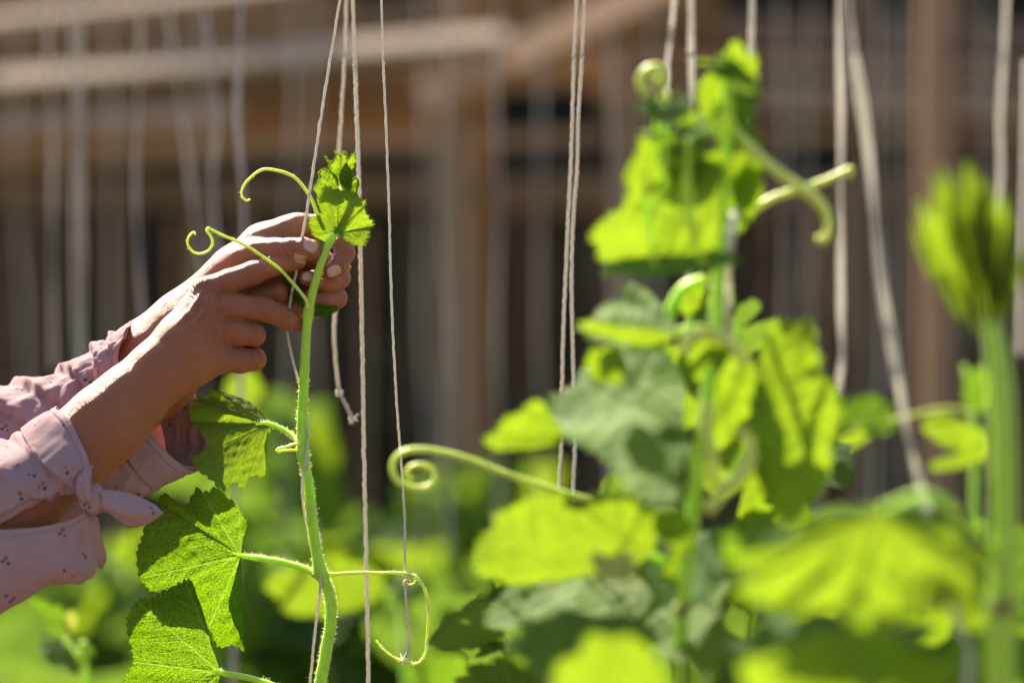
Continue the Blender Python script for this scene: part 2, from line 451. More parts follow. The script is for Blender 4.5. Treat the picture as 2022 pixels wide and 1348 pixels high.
def generic_leaf(J, tip, roll=0.0, droop=.15, cupv=.12, seed=0, wide=1.05, face=(0, -1, 0)):
    """J, tip world points; returns J, outline 3D with droop/cup"""
    T = tip - J; Lt = np.linalg.norm(T); T = T / Lt
    f = np.asarray(face, float); n0 = norm(f - T * f.dot(T)); s0 = np.cross(n0, T)
    a = math.radians(roll); n = n0 * math.cos(a) + s0 * math.sin(a); s = np.cross(n, T)
    q = std_outline(seed=seed, wide=wide)
    w = -droop * np.clip(q[:, 0], 0, 2) ** 2 + cupv * np.abs(q[:, 1]) ** 1.5
    return J, J + Lt * (q[:, :1] * T + q[:, 1:] * s + w[:, None] * n), n

def tube_obj(name, mat, parent, pts, rad, n=40, sides=8, hairs=0, hlen=.003, seed=0, label=None):
    C = catmull(np.array(pts), n)
    R = np.interp(np.linspace(0, 1, n), np.linspace(0, 1, len(rad)), rad) if hasattr(rad, '__len__') else np.full(n, rad)
    mb = MB(); mb.tube(C, R, sides)
    if hairs: mb.hairs(C, R, hairs, hlen, .00014, seed)
    o = mb.build(name, mat, parent)
    if label: o['label'] = label
    return o

# ------------------------------------------------------------------ background structure: wooden shelter, slats, hedge, ground
def box_between(mb, a, b, h, w, bev=.003, tilt=0.0):
    """a beam of height h and depth w between two points"""
    a, b = np.asarray(a), np.asarray(b); x = norm(b - a); up = np.array([0, 0, 1.]) if abs(x[2]) < .9 else np.array([0, 1., 0])
    z = norm(up - x * up.dot(x)); y = np.cross(z, x)
    if tilt: c_, s_ = math.cos(tilt), math.sin(tilt); y, z = y * c_ - z * s_, z * c_ + y * s_
    mb.box((a + b) / 2, np.linalg.norm(b - a), w, h, np.stack([x, y, z], 1), bev)

def sheet(name, V, F, mat):
    return mesh_obj(name, np.array(V, float), F, mat, smooth=False)
ground = sheet('ground', [(-60, -20, 0), (60, -20, 0), (60, 90, 0), (-60, 90, 0)], [(0, 1, 2, 3)], M_SOIL)
tag(ground, kind='structure')

shelter = empty('wooden_shelter', (0, 6.6, 0), 'weathered wooden shelter frame of boards, rails and posts behind the hanging strings', 'shelter')
def beam(px0, py0, px1, py1, y, hpx, wid, mat, name='board', y1=None, bev=.004, tilt=0.0):
    y1 = y if y1 is None else y1
    mb = MB(); a, b = PY(px0, py0, y), PY(px1, py1, y1)
    box_between(mb, a, b, hpx / FP * (y + y1) / 2, wid, bev, math.radians(tilt))
    return mb.build(name, mat, shelter, smooth=False)
# roof boards at the upper left
beam(-500, 100, 620, -32, 6.15, 46, .015, M_WOODX, tilt=52)
beam(-500, 30, 640, -60, 6.45, 60, .03, M_WOODB)
beam(-500, 140, 700, 25, 6.35, 110, .03, M_WOODB)
beam(-500, 205, 1010, 72, 6.05, 62, .02, M_WOODX, 'rail', tilt=52)
beam(-500, 270, 900, 150, 6.45, 60, .03, M_WOODB)
beam(-500, 280, 470, 225, 6.2, 50, .015, M_WOODX, tilt=48)
beam(-500, 330, 980, 240, 6.55, 95, .03, M_WOODB)
beam(-500, 395, 1350, 372, 6.6, 52, .03, M_SLAT, 'rail')
beam(840, 205, 1330, -30, 6.2, 92, .03, M_WOODO, 'brace', tilt=45)
beam(880, 30, 1420, 20, 6.4, 120, .05, M_WOODB)
beam(900, 150, 1250, 140, 6.5, 60, .05, M_POST, 'rail')
beam(1180, 60, 2300, 85, 6.6, 60, .05, M_SLAT, 'rail')
beam(1180, 185, 2300, 215, 6.5, 52, .05, M_POST, 'rail')
beam(900, 400, 2300, 370, 6.9, 50, .04, M_SLAT, 'rail')
beam(-500, 118, 960, 20, 6.3, 22, .02, M_POST, 'rail')
beam(-500, 330, 1240, 268, 6.45, 30, .02, M_POST, 'rail')
beam(1100, 118, 2300, 150, 6.5, 30, .03, M_POST, 'rail')
beam(1150, 268, 2300, 262, 6.6, 24, .03, M_POST, 'rail')
# posts
def post(px, wpx, y, mat, top=-260, name='post'):
    mb = MB(); t = PY(px, top, y); b = np.array([t[0] + .004, y, 0.0])
    box_between(mb, b, t, wpx / FP * y, wpx / FP * y, .006)
    return mb.build(name, mat, shelter, smooth=False)
post(890, 62, 6.3, M_POST); post(945, 34, 6.7, M_POSTR)
post(1235, 46, 6.4, M_POST); post(1845, 56, 5.7, M_POSTR); post(1900, 30, 6.6, M_SLAT)
post(1705, 44, 6.6, M_SLAT); post(-120, 60, 6.2, M_POST)
# upright slats
r_ = np.random.default_rng(21); x_ = -420
while x_ < 2450:
    w_ = r_.uniform(16, 44)
    top = (395 if x_ < 900 else 360) + r_.uniform(-8, 60)
    if x_ > 1150: top -= r_.uniform(0, 150)
    mb = MB(); y_ = 7.0 + r_.uniform(-.06, .06); t = PY(x_, top, y_); b = np.array([t[0] + r_.uniform(-.02, .02), y_, 0])
    box_between(mb, b, t, w_ / FP * y_, .012, .003)
    mb.build('slat', M_SLAT if r_.random() < .68 else M_POST, shelter, smooth=False)
    x_ += w_ + r_.uniform(8, 52)

# dense dark hedge closing the view behind the shelter
def hedge():
    r = np.random.default_rng(5); V = []; F = []; n = 0
    cnt = 12000; c = np.stack([r.uniform(-4.4, 4.4, cnt), r.uniform(9.0, 9.9, cnt), r.uniform(0, 3.6, cnt)], -1)
    c[:, 1] += .25 * np.sin(c[:, 0] * 5) * np.cos(c[:, 2] * 4)
    for k in range(cnt):
        a = norm(r.normal(size=3)); b = norm(np.cross(a, r.normal(size=3))); l = r.uniform(.03, .07); w = l * .45
        V += [c[k] - a * l, c[k] + b * w, c[k] + a * l, c[k] - b * w]; F.append((n, n + 1, n + 2, n + 3)); n += 4
    o = mesh_obj('hedge_foliage', np.array(V), np.array(F), M_HEDGE, smooth=False)
    mb = MB()
    xs = np.linspace(-4.5, 4.5, 40); zs = np.linspace(0, 3.5, 24)
    X, Z = np.meshgrid(xs, zs, indexing='ij'); Y = 9.95 + .12 * np.sin(X * 7) * np.cos(Z * 6)
    front = np.stack([X, Y, Z], -1).reshape(-1, 3); back = front + np.array([0, .8, 0])
    fi = np.arange(40 * 24).reshape(40, 24)
    q = np.stack([fi[:-1, :-1], fi[1:, :-1], fi[1:, 1:], fi[:-1, 1:]], -1).reshape(-1, 4)
    mb.add(np.vstack([front, back]), [tuple(f) for f in q] + [tuple(f + 960)[::-1] for f in q])
    h = mb.build('hedge', M_BARK); attach(o, h); o['kind'] = 'stuff'
    tag(h, 'dense dark green hedge closing the view behind the wooden slats', 'hedge', kind='stuff')
hedge()

# ------------------------------------------------------------------ the person: one continuous body by a signed distance field
class SDF:
    def __init__(self): self.groups = []      # (list of prims, k inside, k to core)
def W(p): return P(p[0], p[1], p[2])
def prim(a, ra, b=None, rb=None):
    A = W(a); sa = (D0 + a[2] / S0) / D0 / S0
    if b is None: return (A, ra * sa, A, ra * sa)
    return (A, ra * sa, W(b), rb * (D0 + b[2] / S0) / D0 / S0)
def chain(*pts):
    return [prim(pts[i][:3], pts[i][3], pts[i + 1][:3], pts[i + 1][3]) for i in range(len(pts) - 1)]

core = []      # arms, palms, trunk
# arm A (nearer, her right arm) : shoulder, elbow, wrist
core += chain((-530, 640, -330, 85), (-300, 880, -210, 76), (-90, 1085, -140, 74), (40, 985, -118, 72), (140, 896, -95, 73), (210, 836, -82, 73), (262, 785, -70, 64), (308, 738, -58, 57))
# palm A: four metacarpals
core += chain((308, 728, -55, 52), (350, 668, -40, 42), (409, 578, -25, 29))
core += chain((312, 735, -60, 52), (362, 672, -62, 40), (412, 612, -42, 30))
core += chain((318, 740, -58, 50), (372, 696, -58, 40), (424, 655, -42, 31))
core += chain((322, 744, -50, 46), (378, 724, -44, 38), (432, 706, -32, 32))
core += [prim((366, 690, -20), 48, (420, 650, 0), 34)]
# thenar of hand A, behind
core += chain((330, 715, -20, 42), (385, 660, 18, 34), (440, 625, 38, 27))
core += [prim((404, 569, -34), 20), prim((410, 606, -54), 22), prim((424, 652, -56), 20)]
# tendons
core += chain((330, 668, -88, 7), (372, 622, -84, 7), (404, 575, -50, 8)) + chain((332, 690, -98, 7), (378, 640, -92, 7), (410, 603, -64, 8))
# arm B (farther, her left arm)
core += chain((-530, 610, 430, 85), (-300, 800, 330, 80), (-90, 960, 240, 84), (60, 900, 190, 92), (180, 826, 150, 96), (297, 728, 122, 90), (372, 650, 112, 74), (425, 596, 104, 62))
core += chain((425, 596, 100, 58), (468, 540, 84, 52), (520, 487, 62, 42), (566, 462, 48, 36))
core += chain((430, 610, 110, 55), (500, 560, 112, 46), (570, 520, 104, 36))
core += chain((440, 560, 80, 44), (480, 520, 44, 34), (520, 500, 22, 27))
core += [prim((590, 447, 52), 25)]
# trunk, neck, head, legs (outside the frame)
core += chain((-530, 640, -330, 88), (-530, 560, 50, 105), (-530, 610, 430, 88))
core += chain((-540, 600, -130, 125), (-545, 960, -100, 112), (-560, 1500, -150, 150)) + chain((-540, 600, 230, 125), (-545, 960, 200, 112), (-560, 1500, 250, 150))
core += chain((-560, 1500, -160, 150), (-545, 2400, -150, 112), (-570, 3380, -150, 95)) + chain((-560, 1500, 260, 150), (-545, 2400, 250, 112), (-570, 3380, 250, 95))
core += chain((-570, 3400, -150, 95), (-575, 3610, -150, 50), (-420, 3635, -150, 34)) + chain((-570, 3400, 250, 95), (-575, 3610, 250, 50), (-420, 3635, 250, 34))
core += chain((-535, 560, 50, 110), (-500, 430, 50, 105)) + chain((-480, 230, 50, 175), (-440, 300, 50, 160), (-395, 380, 50, 95))
core += chain((-310, 255, 50, 22), (-272, 315, 50, 28)) + [prim((-330, 395, 50), 45), prim((-300, 372, 50), 36), prim((-300, 215, 5), 30), prim((-300, 215, 95), 30)]
core += chain((-460, 260, -120, 30), (-455, 330, -118, 26)) + chain((-460, 260, 220, 30), (-455, 330, 218, 26))

fingers = []
# hand A: index, middle, ring, little, thumb
fingers.append(chain((412, 573, -24, 27), (452, 557, -24, 25.5), (500, 539, -20, 23.5), (534, 526, -12, 20.5), (565, 518, -4, 19.5), (590, 516, 2, 15.5)))
fingers.append(chain((418, 607, -38, 28), (466, 606, -34, 27), (523, 611, -24, 24.5), (552, 622, -12, 21.5), (572, 633, -2, 19.5), (586, 641, 6, 14)))
fingers.append(chain((428, 655, -36, 29), (470, 657, -36, 26), (502, 661, -26, 22.5), (500, 661, 14, 21), (470, 655, 28, 19), (440, 650, 22, 15)))
fingers.append(chain((436, 706, -24, 29), (475, 711, -24, 25.5), (503, 709, -14, 22.5), (496, 704, 18, 20), (470, 697, 28, 17), (448, 690, 22, 14)))
fingers.append(chain((440, 622, 38, 27), (480, 606, 44, 25), (520, 588, 40, 23.5), (549, 578, 32, 21)))
# hand B: thumb, index, middle, ring, little
fingers.append(chain((506, 500, 24, 29), (545, 494, 10, 25), (575, 492, -2, 23.5), (600, 492, -6, 23), (618, 493, -6, 20)))
fingers.append(chain((585, 450, 52, 28), (632, 447, 62, 24), (672, 463, 54, 22), (681, 500, 34, 20), (668, 526, 16, 18), (652, 533, 8, 15.5)))
fingers.append(chain((580, 500, 96, 28), (640, 520, 92, 24), (670, 548, 66, 22), (650, 556, 40, 20), (620, 552, 26, 18), (604, 549, 20, 14)))
fingers.append(chain((560, 540, 108, 27), (620, 572, 104, 23), (664, 588, 72, 21.5), (640, 594, 48, 19), (606, 588, 36, 15)))
fingers.append(chain((530, 570, 116, 25), (590, 608, 112, 20), (628, 606, 86, 18), (608, 606, 64, 16), (584, 600, 52, 13)))

# nails: centre, along-finger direction, outward direction, half length, half width (pixels)
nails = [((592, 508, -10), (1, .05, .25), (.15, -.62, -.77), 14, 10.5),          # A index
         ((613, 484, -24), (1, .22, 0), (.12, -.55, -.83), 14.5, 12.5),           # B thumb
         ((661, 535.5, -6), (-.86, .45, -.30), (.10, .10, -1), 14, 11.5),         # B index
         ((607, 545, 6), (-1, -.1, -.4), (0, -.2, -1), 9, 9)]                     # B middle
joints = [((500, 532, -40), 26, (1, -.33, 0)), ((563, 508, -20), 20, (1, -.25, .2)), ((522, 602, -44), 26, (1, .2, .3)), ((560, 618, -28), 18, (1, .6, .4)),
          ((404, 562, -50), 34, (0.8, -.6, 0)), ((412, 600, -72), 34, (1, 0, 0)), ((425, 650, -72), 30, (1, 0, 0)), ((502, 658, -46), 24, (1, 0, .5)), ((500, 706, -34), 24, (1, 0, .5)),
          ((574, 480, -22), 24, (1, .1, 0)), ((684, 500, 15), 20, (.2, 1, 0)), ((672, 520, 0), 18, (-1, .7, 0))]

def axis(spec):
    out = []
    for a, b, st in spec: out.append(np.arange(a, b, st))
    return np.concatenate(out)
def make_body(parent):
    h = 2.4
    gx = axis([(-820, -120, 26), (-120, 60, 12), (60, 130, 5), (130, 712, h), (712, 740, 8)]) / S0 - 1011 / S0
    gz = axis([(-60, 400, 22), (400, 412, 4), (412, 800, h), (800, 960, 4.5), (960, 1240, 14), (1240, 3720, 40)])
    gz = CZ - (gz - 674) / S0
    gy = D0 + axis([(-520, -170, 24), (-170, -120, 8), (-120, 175, h), (175, 235, 7), (235, 680, 24)]) / S0
    # z runs downwards in index; perspective: primitives are already placed in world space
    shape = (len(gx), len(gy), len(gz))
    BIG = 0.5
    def evalp(pr, dst, k):
        A, ra, B, rb = pr; R = max(ra, rb) + 3 * max(k, .004) + .012
        lo = np.minimum(A, B) - R; hi = np.maximum(A, B) + R
        ix = slice(*np.searchsorted(gx, [lo[0], hi[0]])); iy = slice(*np.searchsorted(gy, [lo[1], hi[1]]))
        nz = -gz; iz = slice(*np.searchsorted(nz, [-hi[2], -lo[2]]))
        X = gx[ix][:, None, None]; Y = gy[iy][None, :, None]; Z = gz[iz][None, None, :]
        if X.size == 0 or Y.size == 0 or Z.size == 0: return
        ab = B - A; l2 = ab @ ab
        if l2 < 1e-12: d = np.sqrt((X - A[0]) ** 2 + (Y - A[1]) ** 2 + (Z - A[2]) ** 2) - ra
        else:
            hh = np.clip(((X - A[0]) * ab[0] + (Y - A[1]) * ab[1] + (Z - A[2]) * ab[2]) / l2, 0, 1)
            d = np.sqrt((X - A[0] - hh * ab[0]) ** 2 + (Y - A[1] - hh * ab[1]) ** 2 + (Z - A[2] - hh * ab[2]) ** 2) - (ra + (rb - ra) * hh)
        d = d.astype(np.float32)
        v = dst[ix, iy, iz]
        q = np.maximum(k - np.abs(v - d), 0) / k
        dst[ix, iy, iz] = np.minimum(v, d) - q * q * k * .25
    cf = np.full(shape, BIG, np.float32)
    for pr in core: evalp(pr, cf, (min(pr[1], pr[3]) * .55 if min(pr[1], pr[3]) * S0 > 15 else .0022))
    tot = cf.copy()
    for fg in fingers:
        pts = np.array([p[0] for p in fg] + [p[2] for p in fg]); R = max(max(p[1], p[3]) for p in fg) + .03
        lo = pts.min(0) - R; hi = pts.max(0) + R
        ix = slice(*np.searchsorted(gx, [lo[0], hi[0]])); iy = slice(*np.searchsorted(gy, [lo[1], hi[1]])); iz = slice(*np.searchsorted(-gz, [-hi[2], -lo[2]]))
        ff = np.full(shape_of(ix, iy, iz), BIG, np.float32)
        sub = (gx[ix], gy[iy], gz[iz])
        for A, ra, B, rb in fg:
            X = sub[0][:, None, None]; Y = sub[1][None, :, None]; Z = sub[2][None, None, :]
            ab = B - A; hh = np.clip(((X - A[0]) * ab[0] + (Y - A[1]) * ab[1] + (Z - A[2]) * ab[2]) / (ab @ ab), 0, 1)
            d = np.sqrt((X - A[0] - hh * ab[0]) ** 2 + (Y - A[1] - hh * ab[1]) ** 2 + (Z - A[2] - hh * ab[2]) ** 2) - (ra + (rb - ra) * hh)
            k = 5 / S0; q = np.maximum(k - np.abs(ff - d), 0) / k; ff = np.minimum(ff, d) - q * q * k * .25
        k = 9 / S0; c = cf[ix, iy, iz]; q = np.maximum(k - np.abs(c - ff), 0) / k
        un = np.minimum(c, ff) - q * q * k * .25
        t = tot[ix, iy, iz]; k = 1.6 / S0; q = np.maximum(k - np.abs(t - un), 0) / k
        tot[ix, iy, iz] = np.minimum(t, un) - q * q * k * .25
    # nail plates, raised from a shallow groove
    def nail_local(X, Y, Z, nl):
        c, al, ou, hl, hw = nl
        c = W(c); al = norm((al[0], al[2], -al[1])); ou = norm((ou[0], ou[2], -ou[1])); ou = norm(ou - al * ou.dot(al)); sd = np.cross(al, ou)
        dx, dy, dz = X - c[0], Y - c[1], Z - c[2]
        return ((dx * al[0] + dy * al[1] + dz * al[2]) * S0 / hl, (dx * sd[0] + dy * sd[1] + dz * sd[2]) * S0 / hw, (dx * ou[0] + dy * ou[1] + dz * ou[2]) * S0)
    for nl in nails:
        c = W(nl[0]); R = 26 / S0
        ix = slice(*np.searchsorted(gx, [c[0] - R, c[0] + R])); iy = slice(*np.searchsorted(gy, [c[1] - R, c[1] + R])); iz = slice(*np.searchsorted(-gz, [-c[2] - R, -c[2] + R]))
        u, v, w = nail_local(gx[ix][:, None, None], gy[iy][None, :, None], gz[iz][None, None, :], nl)
        rr = (np.abs(u) ** 3 + np.abs(v) ** 3) ** (1 / 3)
        g = np.exp(-((rr - 1.08) / .13) ** 2) * (np.abs(w) < 18)
        pl = np.clip((1.0 - rr) / .12, 0, 1) * (np.abs(w) < 18)
        tot[ix, iy, iz] += ((1.3 * g - 1.0 * pl) / S0).astype(np.float32)
    # joint wrinkles
    for c, rad, ax in joints:
        c = W(c); R = rad * 1.3 / S0; al = norm((ax[0], ax[2], -ax[1]))
        ix = slice(*np.searchsorted(gx, [c[0] - R, c[0] + R])); iy = slice(*np.searchsorted(gy, [c[1] - R, c[1] + R])); iz = slice(*np.searchsorted(-gz, [-c[2] - R, -c[2] + R]))
        dx = gx[ix][:, None, None] - c[0]; dy = gy[iy][None, :, None] - c[1]; dz = gz[iz][None, None, :] - c[2]
        s = (dx * al[0] + dy * al[1] + dz * al[2]) * S0; d2 = (dx * dx + dy * dy + dz * dz) * S0 * S0
        wob = 2.5 * np.sin((dz - dx) * S0 / 9)
        tot[ix, iy, iz] += (np.exp(-d2 / (rad * .62) ** 2) * 2.1 * sum(a_ * np.exp(-((s + wob + o_) / 1.9) ** 2) for a_, o_ in ((1, 0), (.75, 7.5), (.75, -7.5), (.4, 14))) / S0).astype(np.float32)
    V, F = surface_nets(tot, gx, gy, gz)
    # attributes
    red = np.zeros(len(V)); nail = np.zeros(len(V))
    for c, rad, ax in joints: red = np.maximum(red, np.exp(-((V - W(c)) ** 2).sum(1) * S0 * S0 / (rad * .9) ** 2))
    crease = np.zeros(len(V))
    for c, rad, ax in joints:
        al = norm((ax[0], ax[2], -ax[1])); dd = V - W(c); s_ = dd @ al * S0; d2 = (dd ** 2).sum(1) * S0 * S0
        wob = 3 * np.sin((dd[:, 2] - dd[:, 0]) * S0 / 8)
        crease += np.exp(-d2 / (rad * .85) ** 2) * (np.abs(np.cos((s_ + wob) * math.pi / 8.0)) ** .6 - .5)
    for fg in fingers: red = np.maximum(red, .9 * np.exp(-((V - fg[-1][2]) ** 2).sum(1) * S0 * S0 / 26 ** 2))
    for nl in nails:
        u, v, w = nail_local(V[:, 0], V[:, 1], V[:, 2], nl); rr = (np.abs(u) ** 3 + np.abs(v) ** 3) ** (1 / 3)
        nail = np.maximum(nail, np.clip((1.05 - rr) / .16, 0, 1) * (np.abs(w) < 16))
    return mesh_obj('body', V, F, M_SKIN, parent, attrs={'red': red, 'nail': nail, 'crease': crease})
def shape_of(*sl): return tuple(s.stop - s.start for s in sl)
def surface_nets(f, gx, gy, gz):
    neg = f < 0; nx, ny, nz = f.shape
    c = np.zeros((nx - 1, ny - 1, nz - 1), np.uint8)
    for a in (0, 1):
        for b in (0, 1):
            for d in (0, 1): c += neg[a:nx - 1 + a, b:ny - 1 + b, d:nz - 1 + d]
    act = (c > 0) & (c < 8); ii, jj, kk = np.nonzero(act)
    ids = np.full(act.shape, -1, np.int32); ids[ii, jj, kk] = np.arange(len(ii))
    acc = np.zeros((len(ii), 3)); cnt = np.zeros(len(ii))
    corners = [(a, b, d) for a in (0, 1) for b in (0, 1) for d in (0, 1)]
    val = {k: f[ii + k[0], jj + k[1], kk + k[2]].astype(float) for k in corners}
    for k in corners:
        for ax in range(3):
            if k[ax]: continue
            k2 = tuple(1 if q == ax else k[q] for q in range(3)); a, b = val[k], val[k2]
            m = (a < 0) != (b < 0); t = np.where(m, a / np.where(m, a - b, 1), 0)
            p1 = np.stack([gx[ii + k[0]], gy[jj + k[1]], gz[kk + k[2]]], -1); p2 = np.stack([gx[ii + k2[0]], gy[jj + k2[1]], gz[kk + k2[2]]], -1)
            acc += np.where(m[:, None], p1 + (p2 - p1) * t[:, None], 0); cnt += m
    V = acc / cnt[:, None]; quads = []
    for ax in range(3):
        sl0 = [slice(None)] * 3; sl1 = [slice(None)] * 3; sl0[ax] = slice(0, -1); sl1[ax] = slice(1, None)
        s0, s1 = neg[tuple(sl0)], neg[tuple(sl1)]; idx = np.argwhere(s0 != s1)
        o1, o2 = (ax + 1) % 3, (ax + 2) % 3
        ok = (idx[:, o1] > 0) & (idx[:, o2] > 0) & (idx[:, o1] < f.shape[o1] - 1) & (idx[:, o2] < f.shape[o2] - 1); idx = idx[ok]
        fl = s0[tuple(idx.T)]; q = []
        for d1, d2 in ((-1, -1), (0, -1), (0, 0), (-1, 0)):
            e = idx.copy(); e[:, o1] += d1; e[:, o2] += d2; q.append(ids[tuple(e.T)])
        q = np.stack(q, -1); q[fl] = q[fl][:, ::-1]; quads.append(q)
    F = np.vstack(quads)[:, ::-1]      # z index runs downwards: flip for outward normals
    F = F[:, ::-1] if not outward(V, F) else F
    # light Laplacian smoothing
    e = np.vstack([F[:, [0, 1]], F[:, [1, 2]], F[:, [2, 3]], F[:, [3, 0]]])
    for lam in (.5, -.5, .35):
        s = np.zeros_like(V); n = np.zeros(len(V)); np.add.at(s, e[:, 0], V[e[:, 1]]); np.add.at(n, e[:, 0], 1); np.add.at(s, e[:, 1], V[e[:, 0]]); np.add.at(n, e[:, 1], 1)
        V = V + lam * (s / n[:, None] - V)
    return V, F
def outward(V, F):
    a, b, c, d = (V[F[:, i]] for i in range(4)); n = np.cross(c - a, d - b)
    return (n * (a + c) / 2).sum() > 0

person = empty('person', PY(-560, 674, D0) * np.array([1, 1, 0]), 'person in a pink floral shirt with rolled sleeves holding the vine tip in both hands', 'person')
body = make_body(person)

# ------------------------------------------------------------------ clothing
def loft(name, rows, mat, parent, nu=60, nv=90, closed=False, fold=None, thick=.0011, wrinkle=.0012, seed=3, hem=0.0):
    """smooth cloth through rows of control points (rows: same number of points, pixels + depth)"""
    R = [catmull(np.array([W(p) for p in r]), nv, closed) for r in rows]
    G = np.stack([catmull(np.array([r[j] for r in R]), nu) for j in range(nv)], 1)     # (nu,nv,3)
    du = np.gradient(G, axis=0); dv = np.gradient(G, axis=1)
    if closed: dv = (np.roll(G, -1, 1) - np.roll(G, 1, 1)) / 2
    n = np.cross(du, dv); n /= np.linalg.norm(n, axis=2)[..., None] + 1e-12
    cen = G.mean((0, 1))
    if not closed:
        if (n[..., 1].mean()) > 0: n = -n
    elif (n * (G - G.mean(1)[:, None])).sum() < 0: n = -n
    uu, vv = np.meshgrid(np.linspace(0, 1, nu), np.linspace(0, 1, nv, endpoint=not closed), indexing='ij')
    h = np.zeros((nu, nv))
    if fold: h = h + fold(uu, vv)
    lu = np.linalg.norm(np.diff(G, axis=0), axis=2).mean(1).sum(); lv = np.linalg.norm(np.diff(G, axis=1), axis=2).mean(0).sum()
    if closed: q = np.stack([uu * lu / .05 + .35 * lv / .05 / 6.28 * np.cos(vv * 2 * math.pi), lv / .05 / 6.28 * 1.3 * np.sin(vv * 2 * math.pi)], -1)
    else: q = np.stack([uu * lu / .05, vv * lv / .05], -1)
    h = h + wrinkle * (vnoise(q * 1.1, seed) + .45 * vnoise(q * 2.6, seed + 1))
    if hem: h = h + .0009 * np.clip((hem - uu * lu) / .0008, 0, 1) - .0004 * np.exp(-((uu * lu - hem - .001) / .0012) ** 2)
    G = G + h[..., None] * n
    idx = np.arange(nu * nv).reshape(nu, nv)
    if closed: F = np.stack([idx[:-1], idx[1:], np.roll(idx, -1, 1)[1:], np.roll(idx, -1, 1)[:-1]], -1).reshape(-1, 4)
    else: F = np.stack([idx[:-1, :-1], idx[1:, :-1], idx[1:, 1:], idx[:-1, 1:]], -1).reshape(-1, 4)
    o = mesh_obj(name, G.reshape(-1, 3), F, mat, parent)
    s = o.modifiers.new('cloth', 'SOLIDIFY'); s.thickness = thick; s.offset = 0
    return o
def saw_fold(n, amp, skew, ph=0.0):
    def f(u, v):
        t = (u * n + v * skew + ph); f_ = t % 1
        return amp * (np.where(f_ < .86, f_ / .86, (1 - f_) / .14) - .5)
    return f

# near sleeve, upper cloth: each row runs from behind the arm over its top to the lower lip; rows go from the cuff back to the shoulder
slv = loft('sleeve', [
    [(140, 850, 30), (110, 812, -20), (108, 816, -80), (137, 842, -150), (158, 880, -182), (170, 918, -192), (168, 952, -190), (158, 978, -182)],
    [(110, 870, 40), (74, 836, -20), (76, 842, -90), (98, 872, -168), (118, 905, -200), (132, 936, -206), (138, 958, -200), (140, 974, -188)],
    [(60, 905, 40), (28, 862, -20), (26, 870, -90), (44, 905, -180), (62, 940, -210), (80, 966, -212), (92, 978, -206), (100, 984, -194)],
    [(0, 930, 30), (-40, 880, -30), (-44, 896, -100), (-30, 935, -195), (-10, 965, -222), (8, 990, -222), (14, 1008, -216), (18, 1020, -204)],
    [(-130, 960, 10), (-190, 930, -50), (-200, 950, -130), (-190, 1000, -225), (-180, 1030, -250), (-160, 1060, -240), (-140, 1080, -225), (-120, 1092, -200)],
    [(-330, 760, -120), (-380, 720, -190), (-400, 760, -260), (-390, 840, -320), (-370, 890, -330), (-340, 920, -320), (-310, 940, -300), (-280, 940, -260)],
    [(-470, 540, -240), (-500, 500, -300), (-520, 540, -380), (-520, 620, -440), (-510, 680, -450), (-480, 740, -450), (-450, 770, -430), (-420, 780, -390)]],
    M_SHIRT, person, nu=110, nv=80, fold=lambda u, v: saw_fold(5, .0034, 1.2)(u, v) * np.clip((u - .12) * 5, 0, 1) - .0035 * np.clip(1 - u * 7, 0, 1), wrinkle=.0016, seed=11)
# turned-up cuff band lying over the sleeve
cuff = loft('cuff', [
    [(142, 846, 20), (114, 806, -22), (112, 809, -84), (141, 838, -157), (163, 879, -190), (174, 917, -199), (172, 952, -196), (164, 978, -188)],
    [(126, 858, 24), (88, 816, -22), (86, 822, -90), (112, 852, -168), (137, 890, -202), (152, 926, -209), (156, 953, -204), (156, 975, -192)],
    [(92, 886, 28), (46, 846, -22), (44, 854, -94), (64, 890, -182), (92, 922, -214), (120, 946, -217), (138, 960, -209), (147, 972, -197)]],
    M_SHIRT, slv, nu=60, nv=80, fold=lambda u, v: .0016 * np.sin(v * 19 + u * 2) * (.3 + v), wrinkle=.0012, seed=15, hem=.007)
# lower cloth hanging below the slit
flap = loft('sleeve_flap', [
    [(176, 1000, -182), (160, 1012, -200), (140, 1026, -214), (84, 1040, -224), (22, 1045, -226), (-50, 1048, -226), (-150, 1085, -215)],
    [(188, 1024, -176), (172, 1040, -196), (142, 1058, -216), (86, 1072, -232), (22, 1082, -236), (-50, 1090, -236), (-150, 1120, -226)],
    [(196, 1068, -168), (176, 1080, -190), (144, 1096, -212), (90, 1112, -230), (26, 1124, -236), (-50, 1134, -238), (-150, 1160, -228)],
    [(208, 1104, -150), (186, 1116, -176), (150, 1130, -200), (98, 1146, -216), (30, 1168, -222), (-50, 1190, -226), (-150, 1210, -216)],
    [(200, 1126, -120), (172, 1138, -140), (140, 1148, -160), (96, 1160, -172), (30, 1190, -178), (-50, 1226, -180), (-150, 1240, -170)],
    [(170, 1100, -60), (140, 1106, -60), (100, 1110, -60), (60, 1122, -60), (10, 1150, -60), (-60, 1180, -60), (-150, 1200, -60)]],
    M_SHIRT, slv, nu=110, nv=80, fold=lambda u, v: .0030 * np.sin((v * 2.0 + u * .9) * 6.28) * np.clip(1.15 - v, 0.2, 1) * (.3 + u) + .0028 * np.sin(v * 42 + u * 3) * np.exp(-v * 5) * (.5 + u * .5), wrinkle=.0014, seed=22, hem=.008)
